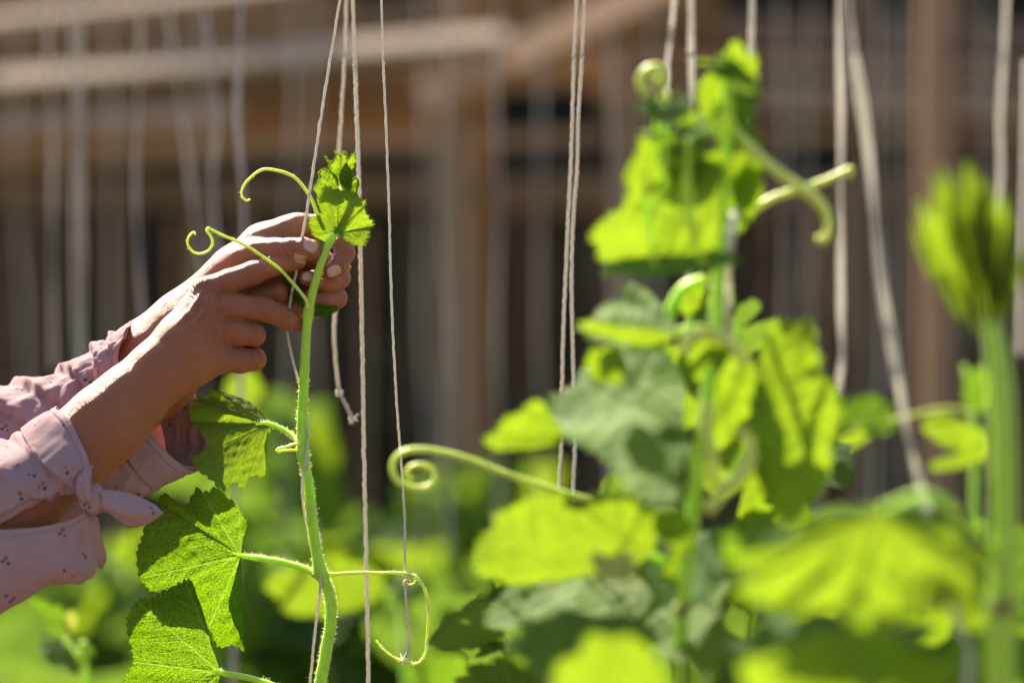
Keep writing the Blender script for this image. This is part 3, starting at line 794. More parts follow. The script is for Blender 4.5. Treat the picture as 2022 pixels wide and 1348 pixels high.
# knot and its two tails
def knot_part():
    c = W((184, 984, -205)); mb = MB(); n, m = 26, 34
    th = np.linspace(0, math.pi, n)[:, None]; ph = np.linspace(0, 2 * math.pi, m, endpoint=False)[None]
    wr = 1 + .07 * np.sin(3 * ph + 5 * th) + .05 * np.sin(7 * th - 2 * ph)
    X = 27 * np.sin(th) * np.cos(ph) * wr; Z = 28 * np.cos(th) * wr + 0 * ph; Y = 22 * np.sin(th) * np.sin(ph) * wr
    V = np.stack([X, Y, Z], -1).reshape(-1, 3) / S0 + c; idx = np.arange(n * m).reshape(n, m)
    F = np.stack([idx[:-1], idx[1:], np.roll(idx, -1, 1)[1:], np.roll(idx, -1, 1)[:-1]], -1).reshape(-1, 4)
    mb.add(V, F); return mb.build('knot', M_SHIRT, slv)
kn = knot_part()
loft('knot_tail', [
    [(196, 966, -212), (198, 974, -222), (200, 986, -226), (200, 996, -222), (196, 1004, -212)],
    [(222, 970, -208), (224, 982, -224), (226, 996, -230), (224, 1010, -224), (220, 1018, -208)],
    [(250, 974, -200), (256, 990, -220), (258, 1006, -226), (256, 1022, -220), (250, 1038, -204)],
    [(284, 986, -196), (290, 998, -212), (292, 1010, -218), (290, 1022, -212), (284, 1036, -198)],
    [(304, 998, -192), (308, 1004, -200), (310, 1010, -203), (309, 1017, -200), (306, 1024, -192)],
    [(319, 1011, -188), (320, 1012, -190), (321, 1012.5, -191), (320, 1013, -190), (319, 1014, -188)]],
    M_SHIRT, kn, nu=40, nv=24, fold=lambda u, v: .0012 * np.sin(v * 11 + u * 3) * (1 - .7 * u), wrinkle=.0006, seed=31)
loft('knot_tail', [
    [(158, 986, -214), (164, 990, -226), (174, 990, -230), (184, 986, -226)],
    [(152, 964, -214), (158, 968, -228), (168, 968, -232), (180, 962, -222)],
    [(154, 944, -212), (160, 946, -226), (170, 945, -228), (180, 940, -216)],
    [(164, 930, -208), (168, 929, -218), (175, 928, -220), (183, 926, -210)],
    [(172, 922, -204), (175, 920, -210), (179, 919, -211), (184, 918, -206)]],
    M_SHIRT, kn, nu=34, nv=20, fold=lambda u, v: .0012 * np.sin(v * 10), wrinkle=.0008, seed=33)

# far sleeve: a wide open tube with diagonal folds, its cuff hanging open below the arm
farslv = loft('sleeve', [
    [(267, 642, 112), (246, 664, 34), (234, 712, 6), (258, 790, 0), (294, 853, 8), (342, 904, 30), (384, 924, 70), (408, 890, 150), (402, 828, 190), (360, 740, 214), (310, 670, 190)],
    [(236, 657, 116), (208, 690, 30), (200, 735, 2), (224, 810, -6), (262, 880, 2), (306, 936, 26), (340, 950, 72), (360, 910, 160), (350, 830, 205), (310, 745, 220), (268, 682, 196)],
    [(192, 682, 122), (168, 718, 34), (160, 770, 4), (186, 850, -6), (226, 930, 4), (262, 972, 30), (288, 974, 78), (300, 930, 170), (286, 850, 218), (246, 760, 232), (214, 706, 202)],
    [(110, 734, 140), (92, 766, 52), (92, 820, 14), (110, 900, 0), (140, 975, 12), (170, 1010, 44), (196, 1004, 96), (200, 950, 190), (190, 880, 238), (160, 800, 250), (130, 756, 220)],
    [(0, 760, 165), (-20, 800, 70), (-20, 860, 30), (-6, 940, 22), (20, 1020, 34), (44, 1060, 66), (70, 1040, 120), (76, 980, 220), (66, 900, 268), (40, 820, 278), (16, 776, 246)],
    [(-150, 790, 220), (-180, 840, 116), (-190, 920, 80), (-180, 1000, 80), (-150, 1070, 90), (-120, 1100, 120), (-80, 1080, 180), (-60, 1010, 280), (-70, 920, 330), (-100, 840, 336), (-130, 800, 300)],
    [(-330, 650, 330), (-380, 690, 240), (-410, 780, 200), (-400, 880, 200), (-370, 950, 210), (-320, 970, 240), (-260, 930, 300), (-230, 850, 390), (-240, 760, 440), (-270, 690, 440), (-300, 660, 400)],
    [(-480, 470, 430), (-520, 510, 330), (-550, 590, 300), (-550, 680, 300), (-530, 750, 310), (-480, 780, 340), (-420, 740, 400), (-390, 660, 490), (-400, 570, 540), (-430, 500, 540), (-460, 475, 500)]],
    M_SHIRT, person, nu=150, nv=130, closed=True,
    fold=lambda u, v: np.where(u > .1, 1, u / .1) * np.clip(np.cos((v - .1) * 6.283) * 1.5, .06, 1) * saw_fold(9, .0085, 2.2 * 1, .1)(u + .12 * np.sin(v * 6.283), np.minimum(v, 1 - v) * 1.0), wrinkle=.0018, seed=41)
band = loft('cuff', [
    [(269, 638, 112), (246, 661, 30), (232, 711, 2), (255, 790, -5), (293, 856, 3), (342, 908, 26), (388, 928, 70), (413, 890, 152), (406, 825, 195), (362, 736, 220), (311, 666, 194)],
    [(250, 645, 114), (224, 676, 26), (212, 722, -2), (236, 800, -10), (275, 868, -2), (322, 924, 22), (362, 940, 71), (385, 900, 157), (374, 828, 200), (334, 740, 224), (290, 673, 197)],
    [(226, 657, 117), (196, 696, 24), (184, 744, -4), (208, 822, -13), (246, 896, -4), (286, 950, 20), (314, 962, 72), (330, 918, 164), (318, 838, 210), (280, 750, 228), (248, 688, 200)]],
    M_SHIRT, farslv, nu=70, nv=130, closed=True, fold=lambda u, v: .0007 * np.sin(v * 6.283 * 16 + u * 5) * np.clip(np.cos((v - .08) * 6.283) * 1.5, 0, 1) ** 2, wrinkle=.0009, seed=45, hem=.008)
# shirt body, trousers, hair, hat (outside the frame)
def ring_loft(name, mat, secs, parent, thick=.002, **k):
    rows = []
    for cx, cy, cd, rx, rd in secs: rows.append([(cx + rx * math.cos(a), cy, cd + rd * math.sin(a)) for a in np.linspace(0, 2 * math.pi, 12, endpoint=False)])
    return loft(name, rows, mat, parent, closed=True, thick=thick, **k)
ring_loft('shirt', M_SHIRT, [(-510, 505, 50, 130, 150), (-530, 540, 50, 185, 370), (-535, 620, 50, 215, 500), (-540, 760, 50, 225, 450), (-550, 1100, 50, 205, 360), (-555, 1500, 50, 220, 400), (-555, 1760, 50, 240, 430)], person, nu=60, nv=80, wrinkle=.004, fold=lambda u, v: .006 * np.sin(v * 40) * u)
for dd in (-150, 250):
    ring_loft('trouser_leg', M_TROUSER, [(-555, 1600, dd * .95, 215, 215), (-550, 2000, dd, 185, 185), (-545, 2500, dd, 160, 160), (-570, 3560, dd, 120, 120)], person, nu=50, nv=50, wrinkle=.004)
ring_loft('hair', M_HAIR, [(-490, 40, 50, 20, 20), (-500, 60, 50, 120, 120), (-510, 140, 50, 175, 185), (-545, 260, 50, 140, 190), (-570, 380, 50, 90, 150), (-575, 450, 50, 30, 60)], person, nu=40, nv=50, wrinkle=.002)
ring_loft('sun_hat', M_HAT, [(-485, 8, 50, 20, 20), (-485, 15, 50, 150, 150), (-487, 60, 50, 190, 192), (-488, 150, 50, 205, 210), (-488, 160, 50, 330, 330), (-488, 185, 50, 420, 420)], person, nu=50, nv=70, wrinkle=.001, thick=.004)

# ring on the far hand
def finger_ring():
    c = W((683, 548, 62)); ax = norm(W((668, 545, 74)) - W((640, 520, 92)))
    a = norm(np.cross(ax, (0, 0, 1))); b = np.cross(ax, a); mb = MB()
    c = W((671, 544, 74)); ang = np.linspace(0, 2 * math.pi, 37)
    C = np.array([c + 24.5 / S0 * (math.cos(t) * a + math.sin(t) * b) for t in ang])
    mb.tube(C, 2.6 / S0, 8)
    out = norm(np.array([1, -.5, 0.05]) - ax * np.array([1, -.5, .05]).dot(ax))
    for k in range(5):
        q = c + 25.5 / S0 * norm(out * math.cos(.26 * (k - 2)) + np.cross(ax, out) * math.sin(.26 * (k - 2)))
        d = norm(q - c); mb.tube(np.array([q + d * t / S0 for t in (-3, -1, 2, 4, 4.6)]), np.array([1, 3.2, 3.8, 2.2, .6]) / S0, 8)
    o = mb.build('finger_ring', M_GOLD)
    tag(o, 'small gold ring with tiny blossoms worn on the far hand', 'ring')
finger_ring()

# ------------------------------------------------------------------ the held vine
vine = empty('melon_vine', (P(640, 1348)[0], P(640, 1348, 0)[1], 0), 'young sunlit melon vine in sharp focus with its tip held between the two hands', 'vine plant')
stem_pts = [(700, 3640, 0), (690, 2600, 4), (660, 1700, 6), (632, 1400, 4), (643, 1290, 2), (652, 1235, 0), (651, 1175, -2), (632, 1125, 0), (619, 1050, -2), (611, 970, -3), (598, 893, -2), (596, 840, 0), (601, 740, -2), (605, 655, -4), (611, 605, -4), (626, 545, -8), (645, 490, -10), (662, 455, -6), (668, 420, 4), (676, 388, 12), (684, 360, 14)]
SP = [W(p) for p in stem_pts]
def stem_part():
    C = catmull(np.array(SP), 260); z = C[:, 2]
    R = np.interp(-z, [-1.46, -1.40, -1.30, -1.05, -.95, 0], [5.0, 7.0, 9.2, 11.5, 12, 13]) / S0
    # swellings at the joints where stalks leave
    for p, s in (((632, 1128, 0), .28), ((598, 893, 0), .30), ((608, 618, 0), .32)):
        R = R * (1 + s * np.exp(-(np.linalg.norm(C - W(p), axis=1) * S0 / 16) ** 2))
    mb = MB(); mb.tube(C, R, 12)
    k = C[:, 2] > .95
    mb.hairs(C[k], R[k], 2600, .0036, .00016, 3)
    return mb.build('stem', M_STEM, vine)
stem_part()
# leaf with half its blade in the hands' shadow
J, O = traced((531, 836), [(522, 815, 14), (508, 806, 30), (490, 792, 42), (459, 780, 46), (424, 769, 46), (409, 776, 44), (411, 789, 30), (390, 784, 20), (384, 800, 10), (374, 808, 24), (378, 831, 26), (390, 842, 4), (400, 858, -10), (412, 879, -18), (391, 896, -22), (380, 901, -20), (388, 925, -34), (414, 945, -46), (441, 969, -52), (459, 953, -44), (481, 961, -42), (495, 939, -32), (521, 938, -26), (524, 911, -16), (520, 873, -6), (534, 850, 0)], d=62)
lf = leaf_obj('leaf', M_YOUNG, vine, J, O, 'half shaded leaf just below the wrists', seed=4, nS=260, nT=40, teeth=.035, nteeth=46, puff=.028, wave=.012, hair=500, main=[.12, .30, .46, .63, .82])
tube_obj('leaf_stalk', M_STEM, lf, [W((598, 897, 0)), W((588, 872, 18)), W((566, 852, 46)), W((530, 836, 62)), W((505, 838, 63))], [8 / S0, 6.4 / S0, 6 / S0, 5 / S0, 2 / S0], 30, 8, 260, .003, 8)
# quilted dark leaf in the middle
J, O = traced((475, 1096), [(480, 1066, -4), (488, 1034, 6), (478, 1018, 8), (470, 999, 4), (446, 979, 0), (427, 963, 2), (404, 972, 4), (388, 963, 8), (371, 994, -8), (350, 994, 4), (328, 974, 22), (312, 988, 24), (317, 1006, 6), (288, 1034, 0), (279, 1065, -8), (270, 1092, -14), (274, 1132, -18), (288, 1155, -18), (306, 1167, -16), (351, 1154, -8), (375, 1150, 4), (398, 1205, 14), (422, 1258, 26), (436, 1277, 30), (459, 1272, 26), (482, 1282, 14), (473, 1254, 2), (452, 1200, -14), (460, 1155, -22), (473, 1114, -8)], d=56, gx=.08)
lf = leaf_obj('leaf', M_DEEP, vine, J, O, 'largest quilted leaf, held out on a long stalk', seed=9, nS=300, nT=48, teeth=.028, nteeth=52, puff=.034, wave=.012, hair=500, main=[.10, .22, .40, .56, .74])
tube_obj('leaf_stalk', M_STEM, lf, [W((630, 1138, 0)), W((602, 1122, 22)), (W((560, 1110, 38))), W((520, 1103, 50)), W((484, 1098, 56)), W((460, 1092, 55))], [8 / S0, 6.5 / S0, 6 / S0, 6 / S0, 5 / S0, 2 / S0], 34, 8, 420, .003, 9)
# lowest leaf, near the bottom edge
J, O = traced((436, 1327), [(426, 1298, 0), (417, 1272, -6), (402, 1212, -8), (390, 1177, -4), (376, 1144, 0), (351, 1153, 4), (314, 1171, 12), (301, 1182, 14), (274, 1184, 20), (258, 1209, 18), (251, 1236, 14), (261, 1281, 6), (264, 1308, 4), (246, 1338, 6), (234, 1372, 4), (265, 1407, -6), (333, 1418, -18), (400, 1388, -18), (430, 1350, -8)], d=-30, gx=.05, gy=.10)
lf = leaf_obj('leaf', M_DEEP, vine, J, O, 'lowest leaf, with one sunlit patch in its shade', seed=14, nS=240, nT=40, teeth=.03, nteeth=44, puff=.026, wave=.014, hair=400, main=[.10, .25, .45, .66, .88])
tube_obj('leaf_stalk', M_STEM, lf, [W((632, 1405, 3)), W((575, 1368, 6)), W((500, 1340, -18)), W((445, 1329, -30)), W((420, 1322, -31))], [8 / S0, 7 / S0, 6.5 / S0, 6 / S0, 3 / S0], 30, 8, 300, .003, 10)
# young leaf at the tip
J, O = traced((666, 460), [(658, 470, 4), (652, 474, 6), (644, 478, 8), (631, 473, 12), (620, 466, 14), (616, 455, 18), (612, 442, 20), (615, 429, 18), (628, 427, 10), (634, 417, 10), (628, 401, 14), (627, 386, 16), (622, 373, 20), (638, 368, 16), (652, 371, 10), (679, 377, 6), (700, 381, 10), (711, 391, 12), (721, 401, 14), (719, 414, 8), (728, 430, 10), (736, 443, 14), (729, 453, 4), (726, 466, -2), (721, 478, -8), (713, 485, -10), (695, 481, -8), (680, 473, -4), (671, 465, 0)], d=-16, gy=.18)
leaf_obj('leaf', M_YOUNG, vine, J, O, 'small bright young leaf over the fingertips', seed=21, nS=240, nT=32, teeth=.055, nteeth=44, puff=.03, wave=.012, hair=500, main=[.08, .27, .52, .76, .92])
# crumpled bud leaves of the tip
def bud(J, o, d, seed, gy=.2, cup=.0):
    J, O = traced(J, o, d=d, gy=gy)
    return leaf_obj('bud_leaf', M_YOUNG, vine, J, O, seed=seed, nS=150, nT=20, teeth=.06, nteeth=26, puff=.10, wave=.06, hair=900, main=[.15, .35, .5, .65, .85], cup=cup)
bud((680, 372), [(692, 358, -6), (697, 344, -4), (701, 326, 4), (702, 311, 8), (698, 306, 8), (689, 316, -4), (684, 307, 2), (679, 303, 4), (674, 311, -6), (671, 307, 0), (663, 302, 8), (665, 315, -2), (655, 322, 6), (645, 312, 12), (651, 325, 6), (653, 337, 0), (661, 352, -6), (668, 366, -2)], 8, 31, cup=-.1)
bud((670, 375), [(668, 358, -4), (660, 346, 0), (649, 340, 4), (641, 336, 8), (633, 342, 10), (635, 351, 6), (630, 362, 8), (623, 374, 10), (638, 378, 2), (655, 382, 0)], 0, 32)
bud((682, 378), [(690, 362, 0), (701, 353, 8), (706, 362, 8), (703, 372, 4), (701, 382, 2), (692, 384, 0)], 4, 33)
bud((676, 380), [(670, 362, 4), (668, 345, 8), (662, 326, 14), (668, 318, 16), (676, 325, 12), (684, 318, 14), (688, 335, 8), (686, 360, 2)], 22, 34)
bud((683, 376), [(676, 366, -4), (672, 352, -8), (678, 338, -10), (685, 330, -8), (692, 340, -6), (694, 356, -4), (690, 370, 0)], -2, 36, cup=.15)
# little leaves at the upper joint, behind the stem
J, O = traced((604, 616), [(598, 606, 0), (584, 590, 0), (572, 572, 4), (560, 555, 6), (554, 541, 10), (565, 548, 6), (576, 544, 8), (589, 549, 10), (591, 560, 12), (600, 572, 14), (608, 582, 16), (606, 600, 8)], d=16)
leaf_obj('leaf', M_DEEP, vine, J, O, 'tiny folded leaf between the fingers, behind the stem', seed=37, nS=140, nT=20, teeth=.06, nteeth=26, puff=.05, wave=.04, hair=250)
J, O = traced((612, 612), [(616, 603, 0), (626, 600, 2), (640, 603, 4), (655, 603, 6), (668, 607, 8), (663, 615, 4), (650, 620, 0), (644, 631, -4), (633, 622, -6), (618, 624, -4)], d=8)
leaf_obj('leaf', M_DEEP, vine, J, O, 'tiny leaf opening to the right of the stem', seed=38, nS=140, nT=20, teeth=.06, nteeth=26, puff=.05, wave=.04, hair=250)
def tendril(pts, r0, r1, n=120, hairs=60, **k):
    return tube_obj('tendril', M_TENDRIL, vine, [W(p) for p in pts], [r0 / S0, (r0 * .6 + r1 * .4) / S0, r1 / S0], n, 8, hairs, .0022, 5, **k)
tendril([(634, 440, 4), (627, 425, 2), (620, 405, 0), (612, 388, -2), (600, 370, -6), (586, 354, -8), (570, 344, -10), (552, 338, -12), (526, 334, -12), (510, 339, -10), (496, 350, -8), (486, 360, -6), (480, 370, -2), (477, 381, 2), (480, 391, 6), (486, 396, 8), (494, 394, 6)], 3.8, 1.9, label='arched tendril above the thumb, hooked at its end')
tendril([(608, 608, -16), (604, 592, -24), (590, 573, -34), (572, 552, -44), (553, 532, -60), (535, 518, -66), (515, 504, -70), (494, 490, -72), (471, 478, -72), (452, 470, -72), (434, 462, -72), (420, 455, -72), (411, 451, -72), (409, 457, -70), (416, 466, -68), (420, 478, -64), (416, 490, -60), (407, 498, -58), (395, 501, -58), (384, 499, -60), (375, 491, -64), (370, 480, -68), (372, 469, -70), (378, 461, -70), (384, 459, -68), (385, 464, -66)], 3.6, 2.0, 170, label='tendril crossing the near index finger, looped at its end')
tendril([(634, 1131, 0), (660, 1133, -4), (690, 1131, -8), (720, 1130, -10), (750, 1131, -12), (780, 1130, -14), (806, 1133, -14), (824, 1140, -12), (836, 1158, -10), (844, 1180, -8), (846, 1215, -6), (843, 1262, -6), (841, 1286, -6), (833, 1302, -6), (820, 1310, -6), (805, 1308, -6), (787, 1302, -6), (768, 1290, -6), (752, 1276, -6), (744, 1263, -6)], 3.8, 1.5, 160, 260, label='long tendril reaching right, hooked under the knotted string end')
tendril([(806, 1133, -12), (816, 1139, -16), (819, 1148, -14), (812, 1153, -6), (800, 1152, 4), (797, 1148, 2), (804, 1144, -12), (812, 1146, -14)], 2.2, 1.6, 60, 0, label='small tendril curl gripping the string')
tendril([(600, 884, -8), (585, 876, -14), (565, 882, -18), (549, 886, -18), (548, 891, -16), (562, 889, -14), (580, 888, -10), (596, 892, -6)], 2.8, 2.4, 60, 40, label='short bent tendril at the leaf joint')
tendril([(600, 880, -8), (609, 868, -12), (612, 856, -12), (608, 850, -8), (604, 856, -4)], 2.2, 1.6, 40, 10, label='tiny curl at the leaf joint')

# ------------------------------------------------------------------ strings
def string(label, pts, wpx=6.5, y=None, ply=True, fuzz=40, group=None, double=0, seed=0, knot=None, frayed=False):
    """hanging string through pixel points; y = its depth; wpx = width in photo pixels at that depth"""
    y = y or D0; sc = FP / y
    pt = lambda p: PY(p[0], p[1], y + (p[2] / S0 if len(p) > 2 else 0))
    r = np.random.default_rng(seed + len(label)); mb = MB()
    pts = list(pts)
    if pts[0][1] <= 0:
        p0, p1 = pts[0], pts[1]; sl = (p1[0] - p0[0]) / max(1, (p1[1] - p0[1]))
        pts = [(p0[0] - sl * 900, p0[1] - 900) + tuple(p0[2:])] + pts
    C = catmull(np.array([pt(p) for p in pts]), 420 if ply else 160)
    n = len(C); R = wpx / 2 / sc
    offs = [0.0] if not double else [-double / 2 / sc, double / 2 / sc]
    for oi, of in enumerate(offs):
        wob = (of * np.cos(np.linspace(0, 9, n) + oi))[:, None] * np.array([1, .4, 0]) if double else 0
        Cc = C + wob + (r.normal(0, .1, (n, 3)) * R)
        if ply:
            a = np.arange(n) * .6
            for s in (0, math.pi):
                off = np.stack([np.cos(a + s), np.sin(a + s), 0 * a], -1) * R * .13
                mb.tube(Cc + off, R * .87 * (1 + r.normal(0, .05, n)), 6)
        else: mb.tube(Cc, R * (1 + r.normal(0, .06, n)), 7)
    if fuzz:
        k = (C[:, 2] > CZ - .33) & (C[:, 2] < CZ + .33)
        if k.sum() > 5: mb.hairs(C[k], R * .9, fuzz, .0035, .00009, seed, .8)
    if knot is not None:
        c = pt(knot); th = np.linspace(0, 5 * math.pi, 60)
        K = c + np.stack([np.cos(th) * 1.0, np.sin(th) * 1.0, np.linspace(-1.1, 1.1, 60)], -1) * R * 1.25
        mb.tube(K, R * .8, 6)
    if frayed:
        e = C[-1]; d = norm(C[-1] - C[-8])
        for k in range(14):
            mb.tube(np.array([e - d * R, e + norm(d + r.normal(0, .35, 3)) * .004, e + norm(d + r.normal(0, .55, 3)) * .008]), np.array([.5, .35, .2]) * R, 5)
    o = mb.build('string', M_STRING if y < 4.0 else M_STRING_FAR)
    return tag(o, label, 'string', group)

ST = string
# the held string passes behind the near hand, then winds down the stem
ST('white string slanting down to the near fingertips and winding round the held stem', [(672, 0, 6), (650, 130, 0), (632, 245, -4), (614, 365, -10), (602, 440, -16), (590, 500, -6), (584, 540, 14), (575, 585, 22), (568, 640, 22), (568, 662, 20), (578, 710, 16), (590, 756, 10), (600, 800, 12), (607, 840, 2), (607, 880, -12), (601, 920, -15), (597, 960, -12), (600, 1000, 6), (610, 1050, 12), (622, 1090, 8), (631, 1120, -8), (632, 1165, -16), (626, 1215, -14), (620, 1265, -8), (615, 1320, -4), (612, 1360, 0), (606, 1500, 6)], 6.2, seed=1, fuzz=50)
ST('string behind the vine tip ending in a knot with a frayed tail', [(684, 0), (680, 120), (673, 240), (669, 320), (671, 420), (668, 560), (660, 640), (662, 700), (668, 760), (672, 778), (683, 800), (693, 820)], 8, 3.46, seed=2, knot=(670, 776), frayed=True, fuzz=30)
ST('straight string just right of the vine tip, running to the bottom edge', [(697, 0), (702, 160), (708, 330), (712, 520), (716, 720), (719, 900), (723, 1100), (728, 1348), (732, 1600)], 8.5, 3.38, seed=3, fuzz=40)
ST('thin crisp string with a knotted white end beside the hooked tendril', [(753, 0), (757, 130), (762, 240), (766, 350), (769, 430), (772, 560), (778, 700), (785, 820), (793, 920), (799, 1020), (799, 1090), (800, 1150), (803, 1200), (809, 1262), (806, 1285), (800, 1296)], 5.4, 3.3, seed=4, knot=(800, 1152), frayed=True, fuzz=60)
ST('left string of the close pair hanging behind the big leaf left of centre plant', [(1138, 0), (1133, 130), (1128, 300), (1121, 450), (1113, 640), (1110, 760), (1108, 880), (1103, 990), (1100, 1200)], 7.5, 3.42, seed=5)
ST('right string of the close pair, kinked and ending above the large leaf', [(1154, 0), (1149, 120), (1142, 230), (1140, 330), (1133, 420), (1129, 520), (1130, 640), (1133, 760), (1136, 860), (1133, 935), (1130, 992)], 7.5, 3.42, seed=6)
ST('string hanging down to the curled tendril of the centre plant', [(1331, 0), (1326, 60), (1317, 130), (1316, 200), (1312, 330)], 8, 3.75, seed=7, ply=False, fuzz=0)
ST('pale string running down onto the flowering shoot', [(1366, 0), (1365, 120), (1364, 240), (1362, 430), (1360, 620), (1356, 680)], 10, 2.97, seed=8, ply=False, fuzz=0, double=6)
ST('string passing in front of the centre plant beside its top shoot', [(1487, 0, 150), (1484, 120, 150), (1472, 260, 140), (1458, 370, 0), (1446, 440, -180), (1442, 500, -180), (1440, 560, 0), (1436, 680, 150)], 11, 2.90, seed=9, ply=False, fuzz=0, double=9)
ST('broad soft string left of the slanting double string', [(1659, 0), (1659, 200), (1658, 420), (1660, 600), (1664, 700), (1655, 765)], 7, 3.95, seed=10, ply=False, fuzz=0, double=7, frayed=True)
ST('doubled string slanting down to the right onto the large pale leaf', [(1676, -4), (1690, 120), (1706, 240), (1722, 400), (1738, 560), (1766, 700), (1790, 830), (1812, 930), (1832, 1010)], 7.5, 2.72, seed=11, ply=False, fuzz=0, double=12)
ST('string at the right side reaching down to the tall fan of young leaves', [(1987, 0), (1980, 130), (1974, 240), (1976, 330), (1972, 420), (1980, 520)], 9, 2.75, seed=12, ply=False, fuzz=0)
ST('string at the very right edge of the view', [(2026, 120), (2022, 330), (2016, 520), (2012, 700)], 8, 2.75, seed=13, ply=False, fuzz=0)
ST('loose string end hanging below the large leaf at the lower right', [(1880, 1190), (1895, 1240), (1915, 1290), (1908, 1380)], 13, 2.6, seed=14, ply=False, fuzz=0)
ST('soft string left of the arched tendril that drops behind the far hand', [(478, 0), (474, 100), (468, 220), (474, 330), (480, 430), (478, 600), (474, 800), (468, 1000), (462, 1260), (460, 1400)], 7, 4.05, seed=15, ply=False, fuzz=0, double=6)
bgs = [([(92, 0), (98, 160), (104, 300), (104, 480), (106, 730)], 4.55, 'leftmost of the blurred strings hanging before the boards'),
       ([(142, 0), (148, 200), (146, 420), (152, 700), (150, 900)], 4.5, 'left one of the blurred twin strings above the far sleeve'),
       ([(160, 0), (158, 180), (160, 380), (166, 560), (158, 760)], 4.4, 'right one of the blurred twin strings above the far sleeve'),
       ([(278, 0), (275, 150), (268, 300), (272, 460), (282, 640)], 4.3, 'wavy blurred string ending behind the far wrist'),
       ([(330, 0), (346, 130), (366, 280), (384, 420), (406, 560)], 4.5, 'blurred string slanting towards the looped tendril'),
       ([(404, 0), (414, 120), (428, 240), (422, 360), (430, 520)], 4.35, 'blurred string bowing between the slanting one and the tendril loops'),
       ]
for i, (pts, y, lab) in enumerate(bgs): ST(lab, pts, 4.5, y, False, 0, 'strings hanging before the roof boards', 5.5, 30 + i)
far = 'faint blurred string hanging among the far rows in front of the dark slats'
for i, (x, y) in enumerate([(40, 5.6), (215, 5.4), (395, 5.8), (570, 5.2), (618, 5.7), (835, 5.3), (880, 4.9), (985, 4.9), (1062, 5.5), (1205, 5.0), (1290, 5.4), (1545, 5.2), (1600, 5.6), (1735, 5.0), (1770, 5.5), (1950, 5.3)]):
    r = np.random.default_rng(60 + i); q = [(x + r.uniform(-9, 9), yy) for yy in (0, 200, 420, 640, 860, 1100)]
    ST(far, q, 3.4, y, False, 0, 'far row of blurred strings', 4, 60 + i)

# ------------------------------------------------------------------ plants nearer than the hands, out of focus
def plant(name, px, y, label, cat='vine plant', group=None, stem=None, wpx=24):
    root = empty(name, (PY(px, 700, y)[0], y, 0), label, cat, group)
    if stem:
        b = PY(*stem[-1], y) if len(stem[-1]) == 2 else PY(stem[-1][0], stem[-1][1], y)
        pts = [PY(p[0], p[1], y) for p in stem] + [np.array([b[0] + .01, y, b[2] * .5]), np.array([b[0] + .015, y, 0])]
        k = wpx / 2 / FP * y
        tube_obj('stem', M_STEM, root, pts, [k * .6, k * .9, k, k * 1.05, k * 1.1], 120, 10, 700, .0035, 3)
    return root
def TL(root, mat, J, outl, y, gx=0., gy=0., d=0., seed=0, stalk=None, label=None, cup=.05, wave=.026, puff=.06, teeth=.07, nteeth=40, name='leaf', nS=180, nT=22):
    Jw, O = traced(J, outl, d=d, gx=gx, gy=gy, y=y)
    o = leaf_obj(name, mat, root, Jw, O, label, seed=seed, nS=nS, nT=nT, teeth=teeth, nteeth=nteeth, puff=puff, wave=wave, cup=cup, lobe=.10)
    if stalk:
        ps = [PY(s[0], s[1], y + (s[2] if len(s) > 2 else 0)) for s in stalk] + [Jw]
        tube_obj('leaf_stalk', M_STEM, o, ps, [.0042, .0034, .0028], 24, 8, 0)
    return o
YM = 2.83
mid = plant('melon_vine', 1400, YM, 'tall blurred melon vine right of centre with bright leaves and a tall shoot', stem=[(1440, 250), (1428, 400), (1420, 540), (1412, 660), (1395, 800), (1380, 920), (1365, 1040), (1350, 1200), (1345, 1348)], wpx=30)
# top shoot
TL(mid, M_YOUNG, (1432, 290), [(1410, 270, -6), (1388, 235), (1378, 190), (1390, 150), (1412, 128), (1425, 100), (1450, 88), (1475, 98), (1492, 130), (1494, 190), (1484, 240), (1460, 285)], YM, gy=.1, seed=51, cup=-.2, teeth=.06, nteeth=24)
TL(mid, M_LEAF, (1446, 300), [(1440, 250), (1444, 190), (1455, 120), (1474, 100, 10), (1494, 140, 20), (1496, 200, 20), (1486, 260, 10), (1470, 300)], YM - .03, gx=1.4, gy=-.5, seed=52, cup=.1, teeth=.05)
TL(mid, M_YOUNG, (1460, 420), [(1440, 380), (1438, 320), (1448, 270), (1470, 250), (1495, 265), (1505, 310), (1500, 360), (1485, 410)], YM + .02, gy=.5, seed=53)
TL(mid, M_YOUNG, (1340, 330), [(1300, 330), (1262, 300), (1266, 275), (1290, 250), (1276, 225), (1300, 200), (1325, 188), (1350, 205), (1372, 215), (1370, 260), (1360, 310)], YM + .01, gy=.3, seed=54, teeth=.12, nteeth=22, wave=.09, puff=.07)
TL(mid, M_YOUNG, (1350, 345), [(1320, 350), (1275, 352), (1268, 325), (1290, 300), (1320, 290), (1345, 300)], YM - .02, gy=-.6, seed=55, teeth=.12, nteeth=18, wave=.09, puff=.07)
TL(mid, M_YOUNG, (1370, 300), [(1352, 270), (1345, 235), (1365, 210), (1395, 225), (1405, 265), (1395, 295)], YM - .03, gy=-1.0, gx=-.4, seed=155, teeth=.1, nteeth=18, wave=.08, puff=.06)
